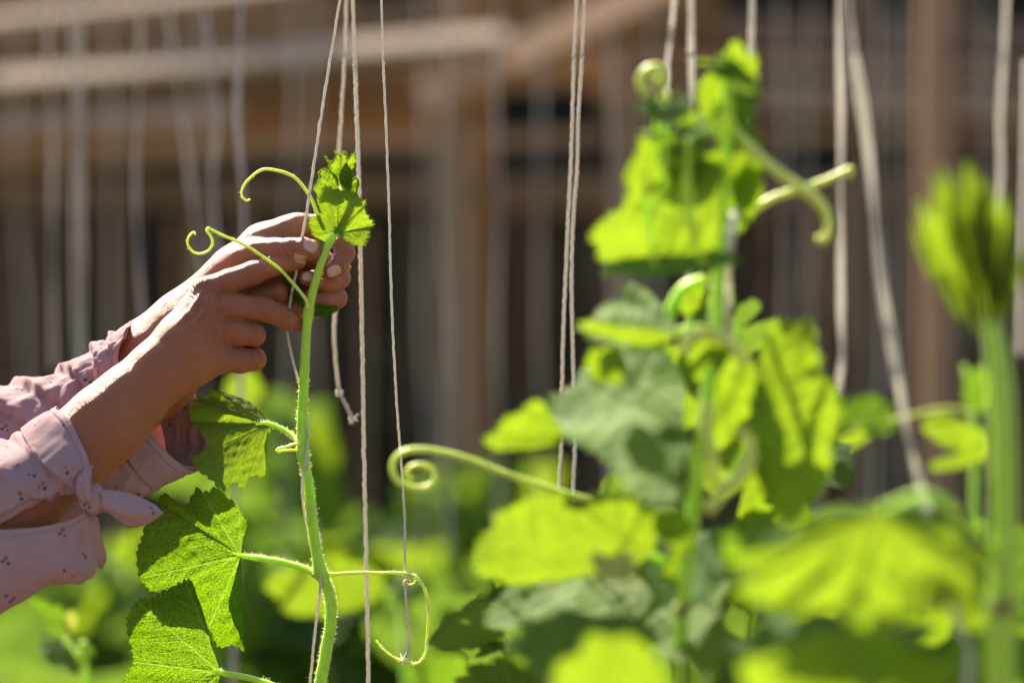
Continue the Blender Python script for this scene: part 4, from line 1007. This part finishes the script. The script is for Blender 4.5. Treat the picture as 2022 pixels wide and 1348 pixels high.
# big bright leaf and its shaded underlap
TL(mid, M_YOUNG, (1425, 480), [(1420, 430), (1430, 350), (1422, 300), (1380, 290), (1330, 300), (1290, 330), (1258, 375), (1215, 420), (1180, 455), (1172, 490), (1200, 515), (1250, 512), (1320, 505), (1380, 505)], YM, gy=.65, gx=.05, seed=56, wave=.05, puff=.045, stalk=[(1420, 560), (1422, 520)])
TL(mid, M_LEAF, (1425, 495), [(1380, 500), (1300, 500), (1220, 505), (1190, 515, -10), (1230, 535, -20), (1290, 545, -25), (1350, 540, -25), (1410, 530, -20), (1460, 520, -12), (1455, 500)], YM - .01, gy=-.9, seed=57, wave=.03)
TL(mid, M_YOUNG, (1440, 460), [(1430, 420), (1440, 370), (1465, 335), (1490, 330), (1506, 365), (1500, 405), (1480, 440), (1460, 460)], YM + .03, gy=.6, seed=58)
# pale upturned leaf at the middle left
TL(mid, M_YOUNG, (1335, 655), [(1310, 620), (1290, 570), (1262, 540), (1238, 548), (1215, 575), (1180, 590), (1155, 610), (1138, 625), (1150, 645), (1190, 665), (1230, 676), (1290, 672)], YM - .02, gy=-1.4, gx=-.5, seed=59, stalk=[(1412, 665), (1380, 650)], cup=.14, wave=.06)
TL(mid, M_YOUNG, (1335, 658), [(1290, 650), (1220, 645), (1160, 640), (1150, 652), (1200, 672), (1260, 684), (1310, 690)], YM - .03, gy=.9, seed=60)
TL(mid, M_YOUNG, (1375, 840), [(1330, 860), (1290, 830), (1300, 770), (1290, 720), (1340, 690), (1390, 680), (1430, 700), (1450, 760), (1440, 820), (1410, 880)], YM + .15, gy=.35, seed=261, wave=.05)
TL(mid, M_YOUNG, (1470, 960), [(1430, 990), (1390, 960), (1400, 910), (1420, 880), (1470, 860), (1520, 880), (1540, 930), (1530, 990), (1500, 1030), (1450, 1040)], YM + .14, gy=.3, seed=262, wave=.05)
TL(mid, M_YOUNG, (1400, 610), [(1370, 640), (1345, 610), (1355, 570), (1390, 545), (1430, 550), (1450, 590), (1440, 640), (1415, 670)], YM + .12, gy=.4, seed=263, wave=.05)
# arching pale stalk
tube_obj('leaf_stalk', M_TENDRIL, mid, [PY(p[0], p[1], YM - .05) for p in ((1352, 700), (1356, 672), (1385, 658), (1420, 664), (1455, 690), (1472, 720))], [.004, .005, .004], 30, 8)
tube_obj('leaf_stalk', M_TENDRIL, mid, [PY(p[0], p[1], YM - .05) for p in ((1400, 790), (1395, 850), (1408, 900), (1412, 960))], [.005, .004, .004], 30, 8)
tube_obj('leaf_stalk', M_TENDRIL, mid, [PY(p[0], p[1], YM - .06) for p in ((1395, 1010), (1440, 960), (1480, 915), (1478, 870), (1460, 850))], [.005, .0045, .004], 30, 8)
tube_obj('leaf_stalk', M_STEM, mid, [PY(p[0], p[1], YM + .03) for p in ((1310, 660), (1325, 610), (1350, 570), (1390, 552))], [.005, .0045, .004], 30, 8)
# broad blue-green leaf
TL(mid, M_YOUNG, (1350, 860), [(1345, 800), (1350, 740), (1330, 690), (1290, 675), (1240, 680), (1195, 690), (1160, 705), (1130, 730), (1085, 755), (1055, 790), (1060, 840), (1110, 865), (1170, 885), (1210, 920), (1250, 965), (1300, 990), (1335, 980), (1345, 920)], YM - .03, gy=-1.6, gx=-.2, seed=61, wave=.07, puff=.035, cup=.1, stalk=[(1372, 960), (1365, 900)])
TL(mid, M_YOUNG, (1120, 860), [(1100, 880), (1040, 888), (990, 890), (962, 880), (985, 845), (1030, 810), (1065, 790), (1090, 820)], YM - .01, gy=.6, gx=.1, seed=62)
TL(mid, M_YOUNG, (1225, 760), [(1200, 760), (1165, 740), (1160, 705), (1190, 690), (1225, 695), (1240, 730)], YM + .02, gy=.6, seed=162)
# leaves right of the stem
TL(mid, M_YOUNG, (1420, 740), [(1390, 760), (1360, 730), (1352, 700), (1400, 675), (1450, 680), (1490, 720), (1500, 770), (1480, 830), (1440, 880), (1400, 900), (1375, 860), (1380, 800)], YM, gy=.7, seed=63, wave=.06)
TL(mid, M_YOUNG, (1490, 860), [(1480, 800), (1500, 730), (1505, 680), (1530, 652), (1570, 648), (1600, 665), (1625, 720), (1648, 780), (1652, 850), (1640, 920), (1610, 980), (1580, 1030), (1540, 1030), (1510, 990), (1490, 930)], YM - .02, gy=.35, gx=-.15, seed=64, wave=.07, cup=.12, stalk=[(1400, 1000), (1450, 930)])
TL(mid, M_YOUNG, (1320, 890), [(1300, 880), (1300, 850), (1330, 835), (1360, 850), (1360, 890), (1335, 930), (1310, 925)], YM - .08, gy=-1.4, gx=-.6, seed=66)
# lower, nearer leaves
YL = 2.82
TL(mid, M_YOUNG, (1285, 1095), [(1300, 1060), (1290, 1010), (1255, 985), (1200, 980), (1160, 985), (1150, 1010), (1110, 980), (1060, 985), (1010, 1020), (965, 1045), (948, 1090), (960, 1130), (1000, 1150), (1080, 1150), (1180, 1135), (1250, 1120)], YL + .03, gy=.5, seed=67, wave=.05, puff=.05, nteeth=60, stalk=[(1350, 1180), (1320, 1120)])
TL(mid, M_YOUNG, (1290, 1130), [(1250, 1100), (1190, 1090), (1110, 1110), (1040, 1130), (975, 1150), (970, 1190), (1020, 1230), (1090, 1260), (1180, 1270), (1260, 1250), (1310, 1200)], YL + .13, gy=-1.45, gx=-.2, seed=68, wave=.04, cup=.1, puff=.025)
TL(mid, M_LEAF, (1390, 1050), [(1350, 1060), (1300, 1050), (1270, 1090), (1290, 1150), (1340, 1190), (1400, 1180), (1440, 1130), (1450, 1080), (1420, 1040)], YL + .08, gy=-1.2, gx=.1, seed=69, wave=.04, puff=.025)
TL(mid, M_YOUNG, (1330, 1080), [(1300, 1060), (1290, 1030), (1330, 1010), (1370, 1040), (1360, 1090), (1340, 1150), (1300, 1140)], YL, gy=.6, seed=70)
TL(mid, M_YOUNG, (1420, 1190), [(1440, 1150), (1420, 1120), (1370, 1150), (1310, 1190), (1280, 1240), (1310, 1280), (1370, 1310), (1410, 1330), (1440, 1270)], YL + .04, gy=-1.45, gx=-.5, seed=71, wave=.03, puff=.025)
TL(mid, M_LEAF, (1260, 1300), [(1300, 1250), (1230, 1215), (1140, 1210), (1060, 1220), (1010, 1240), (1020, 1290), (1080, 1340), (1180, 1370), (1280, 1360)], YL - .05, gy=-.7, seed=72, wave=.06)
TL(mid, M_YOUNG, (1290, 1400), [(1320, 1350), (1280, 1280), (1210, 1250), (1150, 1280), (1100, 1330), (1080, 1400), (1180, 1440), (1280, 1440)], YL - .25, gy=.6, seed=73, wave=.05)
TL(mid, M_YOUNG, (1120, 1400), [(1100, 1340), (1050, 1310), (990, 1300), (930, 1320), (905, 1350), (930, 1400), (1040, 1430)], 3.05, gy=.1, seed=74, teeth=.06)
# tendrils
def mtendril(root, y, pts, r0=.0022, r1=.0014, **k): return tube_obj('tendril', M_TENDRIL, root, [PY(p[0], p[1], y + (p[2] if len(p) > 2 else 0)) for p in pts], [r0, r1], 110, 8, **k)
mtendril(mid, YM + .02, [(1340, 240), (1315, 215), (1285, 195), (1268, 175), (1266, 155), (1278, 140), (1296, 135), (1310, 145), (1308, 160), (1292, 164)], .0036, .0042, label='curled tendril left of the top shoot')
mtendril(mid, YM - .02, [(1450, 260), (1490, 300), (1530, 335), (1570, 365), (1605, 388), (1628, 415), (1638, 445), (1630, 470), (1614, 475)], .0042, .0034, label='long tendril bending down at its end')
mtendril(mid, YM + .06, [(1440, 450), (1500, 408), (1530, 390), (1580, 374), (1630, 357), (1672, 338), (1680, 336), (1676, 350)], .0032, .0026, label='tendril crossing the long one')
mtendril(mid, 2.98, [(1340, 1010), (1230, 1000), (1120, 975), (1080, 962), (1030, 946), (980, 928), (930, 908), (880, 894), (830, 887), (795, 893), (777, 912), (778, 938), (795, 955), (825, 964), (850, 958), (860, 942), (852, 926), (832, 918), (812, 922), (803, 936), (815, 948)], .0028, .0022, label='long pale tendril curling towards the thin crisp string')
# yellowish flower bud
TL(mid, M_FLOWER, (1215, 1150), [(1180, 1140), (1170, 1100), (1200, 1075), (1240, 1085), (1255, 1120), (1240, 1150)], YL - .1, gy=-1.3, gx=-.2, seed=80, name='flower', wave=.1, teeth=.08)

# big nearest leaf and the tall stalk at the right
YR = 2.60
right = plant('melon_vine', 1975, YR, 'tall blurred vine at the right edge topped by a fan of unopened leaves', stem=[(1955, 640), (1968, 700), (1978, 800), (1982, 1000), (1980, 1200), (1975, 1348)], wpx=56)
for k, (tx, ty, w) in enumerate([(1806, 452, 30), (1830, 418, 34), (1852, 372, 36), (1884, 350, 34), (1908, 340, 34), (1934, 368, 36), (1962, 386, 34), (1986, 420, 34), (2006, 500, 34)]):
    bx, by = 1925 + 7 * k, 672 - 12 * (k % 3)
    dx, dy = tx - bx, ty - by; l_ = math.hypot(dx, dy); nx, ny = -dy / l_, dx / l_
    q = lambda f, o: (bx + dx * f + nx * o * w, by + dy * f + ny * o * w, 30 * math.sin(f * 3 + k) - 20 * o * o)
    TL(right, M_YOUNG, (bx, by), [q(.2, .18), q(.45, .42), q(.7, .62), q(.88, .55), q(.95, .22), q(1.0, 0), q(.96, -.25), q(.86, -.5), q(.7, -.6), q(.45, -.4), q(.2, -.18)], YR + .006 * (k % 5), gx=(-.25, .2, -.1, .3)[k % 4], gy=(.15, .4, .3)[k % 3], seed=90 + k, teeth=.17, nteeth=20, name='bud_leaf', puff=.07)
TL(right, M_YOUNG, (1745, 1005), [(1700, 1000, 20), (1640, 1012, 10), (1600, 1040), (1540, 1052, 30), (1500, 1085), (1448, 1098, -10), (1470, 1140), (1462, 1170, -20), (1540, 1195), (1570, 1222, -30), (1650, 1212), (1700, 1238, -40), (1760, 1222), (1830, 1232, -30), (1880, 1200), (1930, 1175, -10), (1925, 1140), (1968, 1090, 20), (1930, 1062, 30), (1900, 1022, 40), (1840, 1020, 40), (1790, 1000, 30)], YR - .16, gy=.3, gx=.12, seed=95, wave=.05, cup=.10, teeth=.06, puff=.09, stalk=[(1980, 1120, .16), (1850, 985, .08)])
TL(right, M_LEAF, (1560, 1040), [(1530, 1020), (1480, 1030), (1430, 1060), (1420, 1110), (1450, 1160), (1500, 1200), (1560, 1190), (1600, 1130), (1600, 1070)], YR + .02, gy=.2, gx=-.3, seed=195, wave=.05)
TL(right, M_LEAF, (1720, 1055), [(1650, 1060), (1580, 1050), (1640, 1020), (1720, 1000), (1800, 990), (1880, 985), (1935, 1010), (1940, 1050), (1860, 1065)], YR + .12, gy=-1.9, gx=-.3, seed=96, wave=.12, puff=.06)
TL(right, M_LEAF, (1750, 1230), [(1650, 1215), (1560, 1200), (1500, 1230), (1490, 1280), (1560, 1300), (1680, 1290), (1800, 1275), (1860, 1240)], YR + .05, gy=-1.3, gx=-.3, seed=97, wave=.08)
TL(right, M_YOUNG, (1640, 1420), [(1560, 1400), (1480, 1370), (1470, 1310), (1540, 1280), (1640, 1260), (1740, 1250), (1800, 1270), (1850, 1300), (1880, 1360), (1800, 1420)], YR - .17, gy=.5, seed=98, wave=.09)
TL(right, M_LEAF, (1530, 1235), [(1510, 1225), (1505, 1200), (1530, 1185), (1560, 1200), (1565, 1240), (1540, 1260)], YR - .04, gy=-1.6, gx=-.9, seed=99)
TL(right, M_LEAF, (1990, 1250), [(1950, 1220), (1920, 1150), (1940, 1080), (1990, 1040), (2060, 1060), (2090, 1150), (2060, 1230)], YR + .1, gy=-.4, gx=.8, seed=100)
TL(right, M_LEAF, (1975, 1400), [(1900, 1370), (1860, 1310), (1900, 1250), (1980, 1240), (2060, 1280), (2080, 1370)], YR + .05, gy=.0, seed=101)
# small leaves on the right, farther back
backr = plant('melon_vine', 1840, 4.2, 'small vine with a few leaves behind the slanting double string', stem=[(1905, 720), (1918, 800), (1925, 900), (1920, 1100), (1915, 1348)], wpx=14)
TL(backr, M_LEAF, (1905, 800), [(1900, 770), (1910, 740), (1945, 725), (1970, 745), (1972, 790), (1945, 815)], 4.15, gy=.2, seed=111)
TL(backr, M_YOUNG, (1905, 890), [(1860, 880), (1825, 850), (1835, 820), (1880, 825), (1940, 850), (1960, 880), (1945, 905), (1900, 920), (1850, 930), (1835, 915)], 4.15, gy=.5, seed=112)
TL(backr, M_LEAF, (1690, 840), [(1660, 850), (1652, 820), (1690, 785), (1740, 785), (1772, 820), (1765, 850), (1720, 862)], 4.15, gy=-.6, gx=.2, seed=113)
TL(backr, M_YOUNG, (1690, 850), [(1660, 860), (1640, 880), (1660, 895), (1690, 880), (1720, 862), (1740, 850), (1715, 840)], 4.15, gy=.6, seed=114)
mtendril(backr, 4.15, [(1925, 815), (1880, 806), (1820, 814), (1760, 830), (1690, 846)], .0016, .0012)

# ------------------------------------------------------------------ plants farther back along the rows
def gleaf(root, mat, Jw, tipw, roll, seed, droop=.2, cupv=.12, nS=80, nT=10, name='leaf', wave=.06):
    J, O, n = generic_leaf(np.asarray(Jw), np.asarray(tipw), roll, droop, cupv, seed)
    return leaf_obj(name, mat, root, J, O, seed=seed, nS=nS, nT=nT, teeth=.05, nteeth=26, puff=.04, wave=wave, normal=n)
# a few master leaf meshes, then copies
masters = []
for k in range(6):
    m = (M_BACK, M_YOUNG, M_BACK)[k % 3]
    J, O, n = generic_leaf(np.zeros(3), np.array([0, 0, 1.]), 0, .12 + .06 * (k % 3), .1 + .05 * (k % 2), 300 + k)
    V, F, at = leaf_mesh(J, O, seed=300 + k, nS=80, nT=10, teeth=.05, nteeth=28, puff=.05, wave=.08, normal=n)
    me_o = mesh_obj('leaf', V, [tuple(map(int, f)) for f in F], m, attrs={'vein': at}); masters.append(me_o.data); bpy.data.objects.remove(me_o)
def leaf_copy(root, J, tip, nrm, kind):
    T = np.asarray(tip) - np.asarray(J); s = np.linalg.norm(T); z = T / s; y = -np.asarray(nrm, float); y = norm(y - z * y.dot(z)); x = np.cross(y, z)
    o = bpy.data.objects.new('leaf', masters[kind]); COL.objects.link(o); o.parent = root
    M = Matrix(((x[0] * s, y[0] * s, z[0] * s, J[0]), (x[1] * s, y[1] * s, z[1] * s, J[1]), (x[2] * s, y[2] * s, z[2] * s, J[2]), (0, 0, 0, 1)))
    o.matrix_parent_inverse = Matrix.Translation(root.location).inverted(); o.matrix_basis = M
    return o
def filler(root, spots, y0, y1, size, seed, face=.6):
    r = np.random.default_rng(seed)
    for (px, py) in spots:
        y = r.uniform(y0, y1); J = PY(px + r.uniform(-25, 25), py + r.uniform(-20, 20), y); sz = size * r.uniform(.75, 1.2)
        tip = J + norm(np.array([r.normal(0, .8), r.normal(0, .5), -r.uniform(-.2, .9)])) * sz
        n = norm(np.array([-.2, r.choice([.9, .9, -.35]), .6]) + r.normal(0, .35, 3))
        lo = leaf_copy(root, J, tip, n, int(r.choice([0, 1, 1, 2, 3, 4, 5])))
        tube_obj('leaf_stalk', M_STEM, lo, [J + np.array([r.uniform(-.02, .02), .01, -.07]), J + np.array([0, .004, -.03]), J], .0022, 8, 6)
filler(mid, [(1470, 660), (1290, 760), (1250, 1010), (1480, 1080), (1540, 1130), (1080, 1180), (1050, 1280), (1180, 1330), (1420, 1350), (1000, 1240), (1560, 900)], YM + .12, YM + .32, .062, 801)
filler(mid, [(1300, 245), (1330, 215), (1350, 262), (1310, 285), (1285, 315), (1410, 165), (1440, 140), (1465, 180), (1372, 330)], YM - .07, YM - .03, .024, 802)
filler(right, [(1560, 1300), (1820, 1290), (2010, 1180), (1940, 1320), (1760, 1340), (1650, 1320)], YR + .12, YR + .25, .070, 803)
def back_plant(px, top, y, label, seed, nleaf=12, size=.085, group='blurred vines growing in the rows behind'):
    r = np.random.default_rng(seed); t = PY(px, top, y)
    root = empty('melon_vine', (t[0], y, 0), label, 'vine plant', group)
    b = np.array([t[0] + r.uniform(-.03, .03), y, 0])
    pts = [t, t + np.array([r.uniform(-.02, .02), 0, -.12]), (t * .5 + b * .5) + np.array([r.uniform(-.03, .03), 0, 0]), b]
    tube_obj('stem', M_STEM, root, pts, [.002, .0045, .006, .007], 30, 8)
    C = catmull(np.array(pts), 60)
    for k in range(nleaf):
        f = (k / nleaf) ** 1.1 * .62; c = C[int(f * 59)]; a = k * 2.4 + r.uniform(-.4, .4)
        s = size * (.45 + .55 * min(1, k / 3)) * r.uniform(.75, 1.15)
        out = np.array([math.cos(a), math.sin(a) * .8, r.uniform(-.1, .4)]); out = norm(out)
        J = c + out * s * r.uniform(.4, .8)
        tip = J + norm(out + np.array([0, 0, -r.uniform(.3, 1.2)])) * s
        n = norm(np.array([-.1, .75, .6]) + r.normal(0, .38, 3) + out * .25)
        lo = leaf_copy(root, J, tip, n, int(r.choice([0, 1, 1, 2, 3, 3, 4, 5, 5])))
        tube_obj('leaf_stalk', M_STEM, lo, [c, (c + J) / 2 + np.array([0, 0, .012]), J], .0022, 8, 6)
    return root
backs = [(250, 985, 4.3, 'bright blurred vine seen between the knotted sleeve tail and the quilted leaf'), (490, 690, 4.3, 'yellow-green blurred vine peeking out below the near wrist'),
         (545, 1010, 4.5, 'blurred vine glowing left of the held stem, below its half shaded leaf'), (660, 1080, 4.1, 'bright blurred vine right behind the held stem'),
         (760, 960, 4.6, 'soft green vine between the straight string and the thin crisp string'), (880, 900, 4.9, 'vine in the green haze right of the thin crisp string'),
         (960, 870, 5.2, 'vine behind the long pale tendril, left of the centre plant'), (90, 1060, 4.6, 'blurred vine under the sleeve flap at the left edge'),
         (20, 1130, 4.2, 'blurred vine in the lower left corner'), (350, 1180, 4.7, 'dim blurred vine behind the lowest leaf'),
         (810, 1120, 4.2, 'blurred vine below the hooked tendril'), (1700, 900, 4.4, 'blurred vine behind the slanting double string at mid height'),
         (1780, 980, 4.7, 'olive blurred vine behind the large pale leaf on the right'), (1560, 980, 4.8, 'blurred vine filling the gap right of the centre plant'),
         (1210, 940, 5.0, 'blurred vine in the gap under the broad blue-green leaf'), (1060, 1000, 4.6, 'blurred vine left of the lower bright leaf'),
         (430, 1030, 5.0, 'blurred vine showing between the half shaded leaf and the quilted leaf'), (600, 960, 5.3, 'far vine seen just left of the held stem'), (700, 985, 5.4, 'far vine seen just right of the held stem'),
         (1900, 930, 4.9, 'blurred vine by the tall stalk at the right edge'), (150, 960, 5.3, 'far vine behind the knot of the near sleeve')]
for i, (px, top, y, lab) in enumerate(backs): back_plant(px + (25 if px == 490 else 0), top + (75 if 500 < px < 1000 else 130), y + 1.0, lab, 500 + i, 10, .088 + .007 * (i % 4))
nb = plant('melon_vine', 700, 4.15, 'vine with one broad glowing leaf, blurred right behind the node of the held stem', stem=[(770, 1165), (790, 1220), (800, 1290), (800, 1348)], wpx=12)
TL(nb, M_YOUNG, (755, 1165), [(760, 1140), (720, 1112), (660, 1096), (610, 1100), (575, 1112), (535, 1150), (540, 1185), (580, 1212), (640, 1220), (700, 1205), (745, 1185)], 4.15, gy=.3, seed=130, stalk=[(770, 1200), (768, 1175)])
TL(nb, M_LEAF, (800, 1330), [(830, 1300), (880, 1290), (930, 1310), (940, 1350), (890, 1390), (830, 1380)], 4.1, gy=.2, seed=131)
nc = plant('melon_vine', 300, 4.3, 'vine with two glowing leaf edges showing between the knot tail and the quilted leaf', stem=[(330, 1120), (330, 1200), (325, 1348)], wpx=12)
TL(nc, M_YOUNG, (310, 1060), [(300, 1030), (270, 1040), (235, 1070), (228, 1100), (260, 1112), (310, 1105), (340, 1080)], 4.3, gy=.3, seed=132)
TL(nc, M_YOUNG, (500, 800), [(520, 770), (500, 735), (465, 738), (445, 770), (455, 800), (480, 820)], 4.3, gy=.3, seed=133, stalk=[(330, 1120), (430, 950)])
# small shoot at the lower left
sh = plant('melon_vine', 140, 3.85, 'small slightly blurred shoot with yellow flower bud at the lower left', stem=[(125, 1255), (140, 1280), (155, 1310), (172, 1348)], wpx=10)
TL(sh, M_LEAF, (125, 1258), [(112, 1262), (95, 1240), (80, 1210), (62, 1190), (70, 1180), (100, 1192), (122, 1200), (135, 1230)], 3.85, gx=.8, gy=-.2, seed=121, teeth=.05)
TL(sh, M_LEAF, (140, 1282), [(118, 1268), (98, 1258), (78, 1275), (84, 1292), (100, 1310), (125, 1316), (150, 1330), (150, 1300)], 3.84, gy=-1.0, gx=-.3, seed=122, teeth=.05)
TL(sh, M_LEAF, (146, 1275), [(160, 1262), (182, 1275), (186, 1292), (165, 1296)], 3.86, gy=-.6, seed=123)
TL(sh, M_FLOWER, (136, 1248), [(126, 1235), (128, 1215), (140, 1205), (152, 1218), (150, 1240)], 3.85, gy=.2, seed=124, name='flower')
# leafy ground layer far down and behind: one mass of leaves between the rows
def ground_cover():
    r = np.random.default_rng(77); V = []; F = []; n = 0; at = []
    base, bf, ba = [], None, None
    Jz, O, nn = generic_leaf(np.zeros(3), np.array([0, 0, 1.]), 0, .2, .15, 900)
    bV, bF, bA = leaf_mesh(Jz, O, seed=900, nS=30, nT=5, teeth=.05, nteeth=12, puff=.04, wave=.08, normal=nn)
    for k in range(800):
        y = r.uniform(4.4, 7.0); x = r.uniform(-1.35, 1.35); z = r.uniform(.2, 1.0) - .03 * (y - 4.4)
        s = r.uniform(.06, .11); T = norm(np.array([r.normal(), r.normal() * .6, -.5])); nr = norm(np.array([-.1, .7, .6]) + r.normal(0, .4, 3))
        yy = norm(-(nr - T * nr.dot(T))); xx = np.cross(yy, T)
        V.append(bV @ np.stack([xx, yy, T]) * s + np.array([x, y, z])); F += [tuple(int(i) + n for i in f) for f in bF]; n += len(bV); at.append(bA)
    o = mesh_obj('ground_foliage', np.vstack(V), F, M_LEAF, attrs={'vein': np.concatenate(at)})
    o.data.materials[0] = M_BACK
    tag(o, 'mass of blurred vine leaves filling the rows low behind the plants', 'foliage', kind='stuff')
ground_cover()
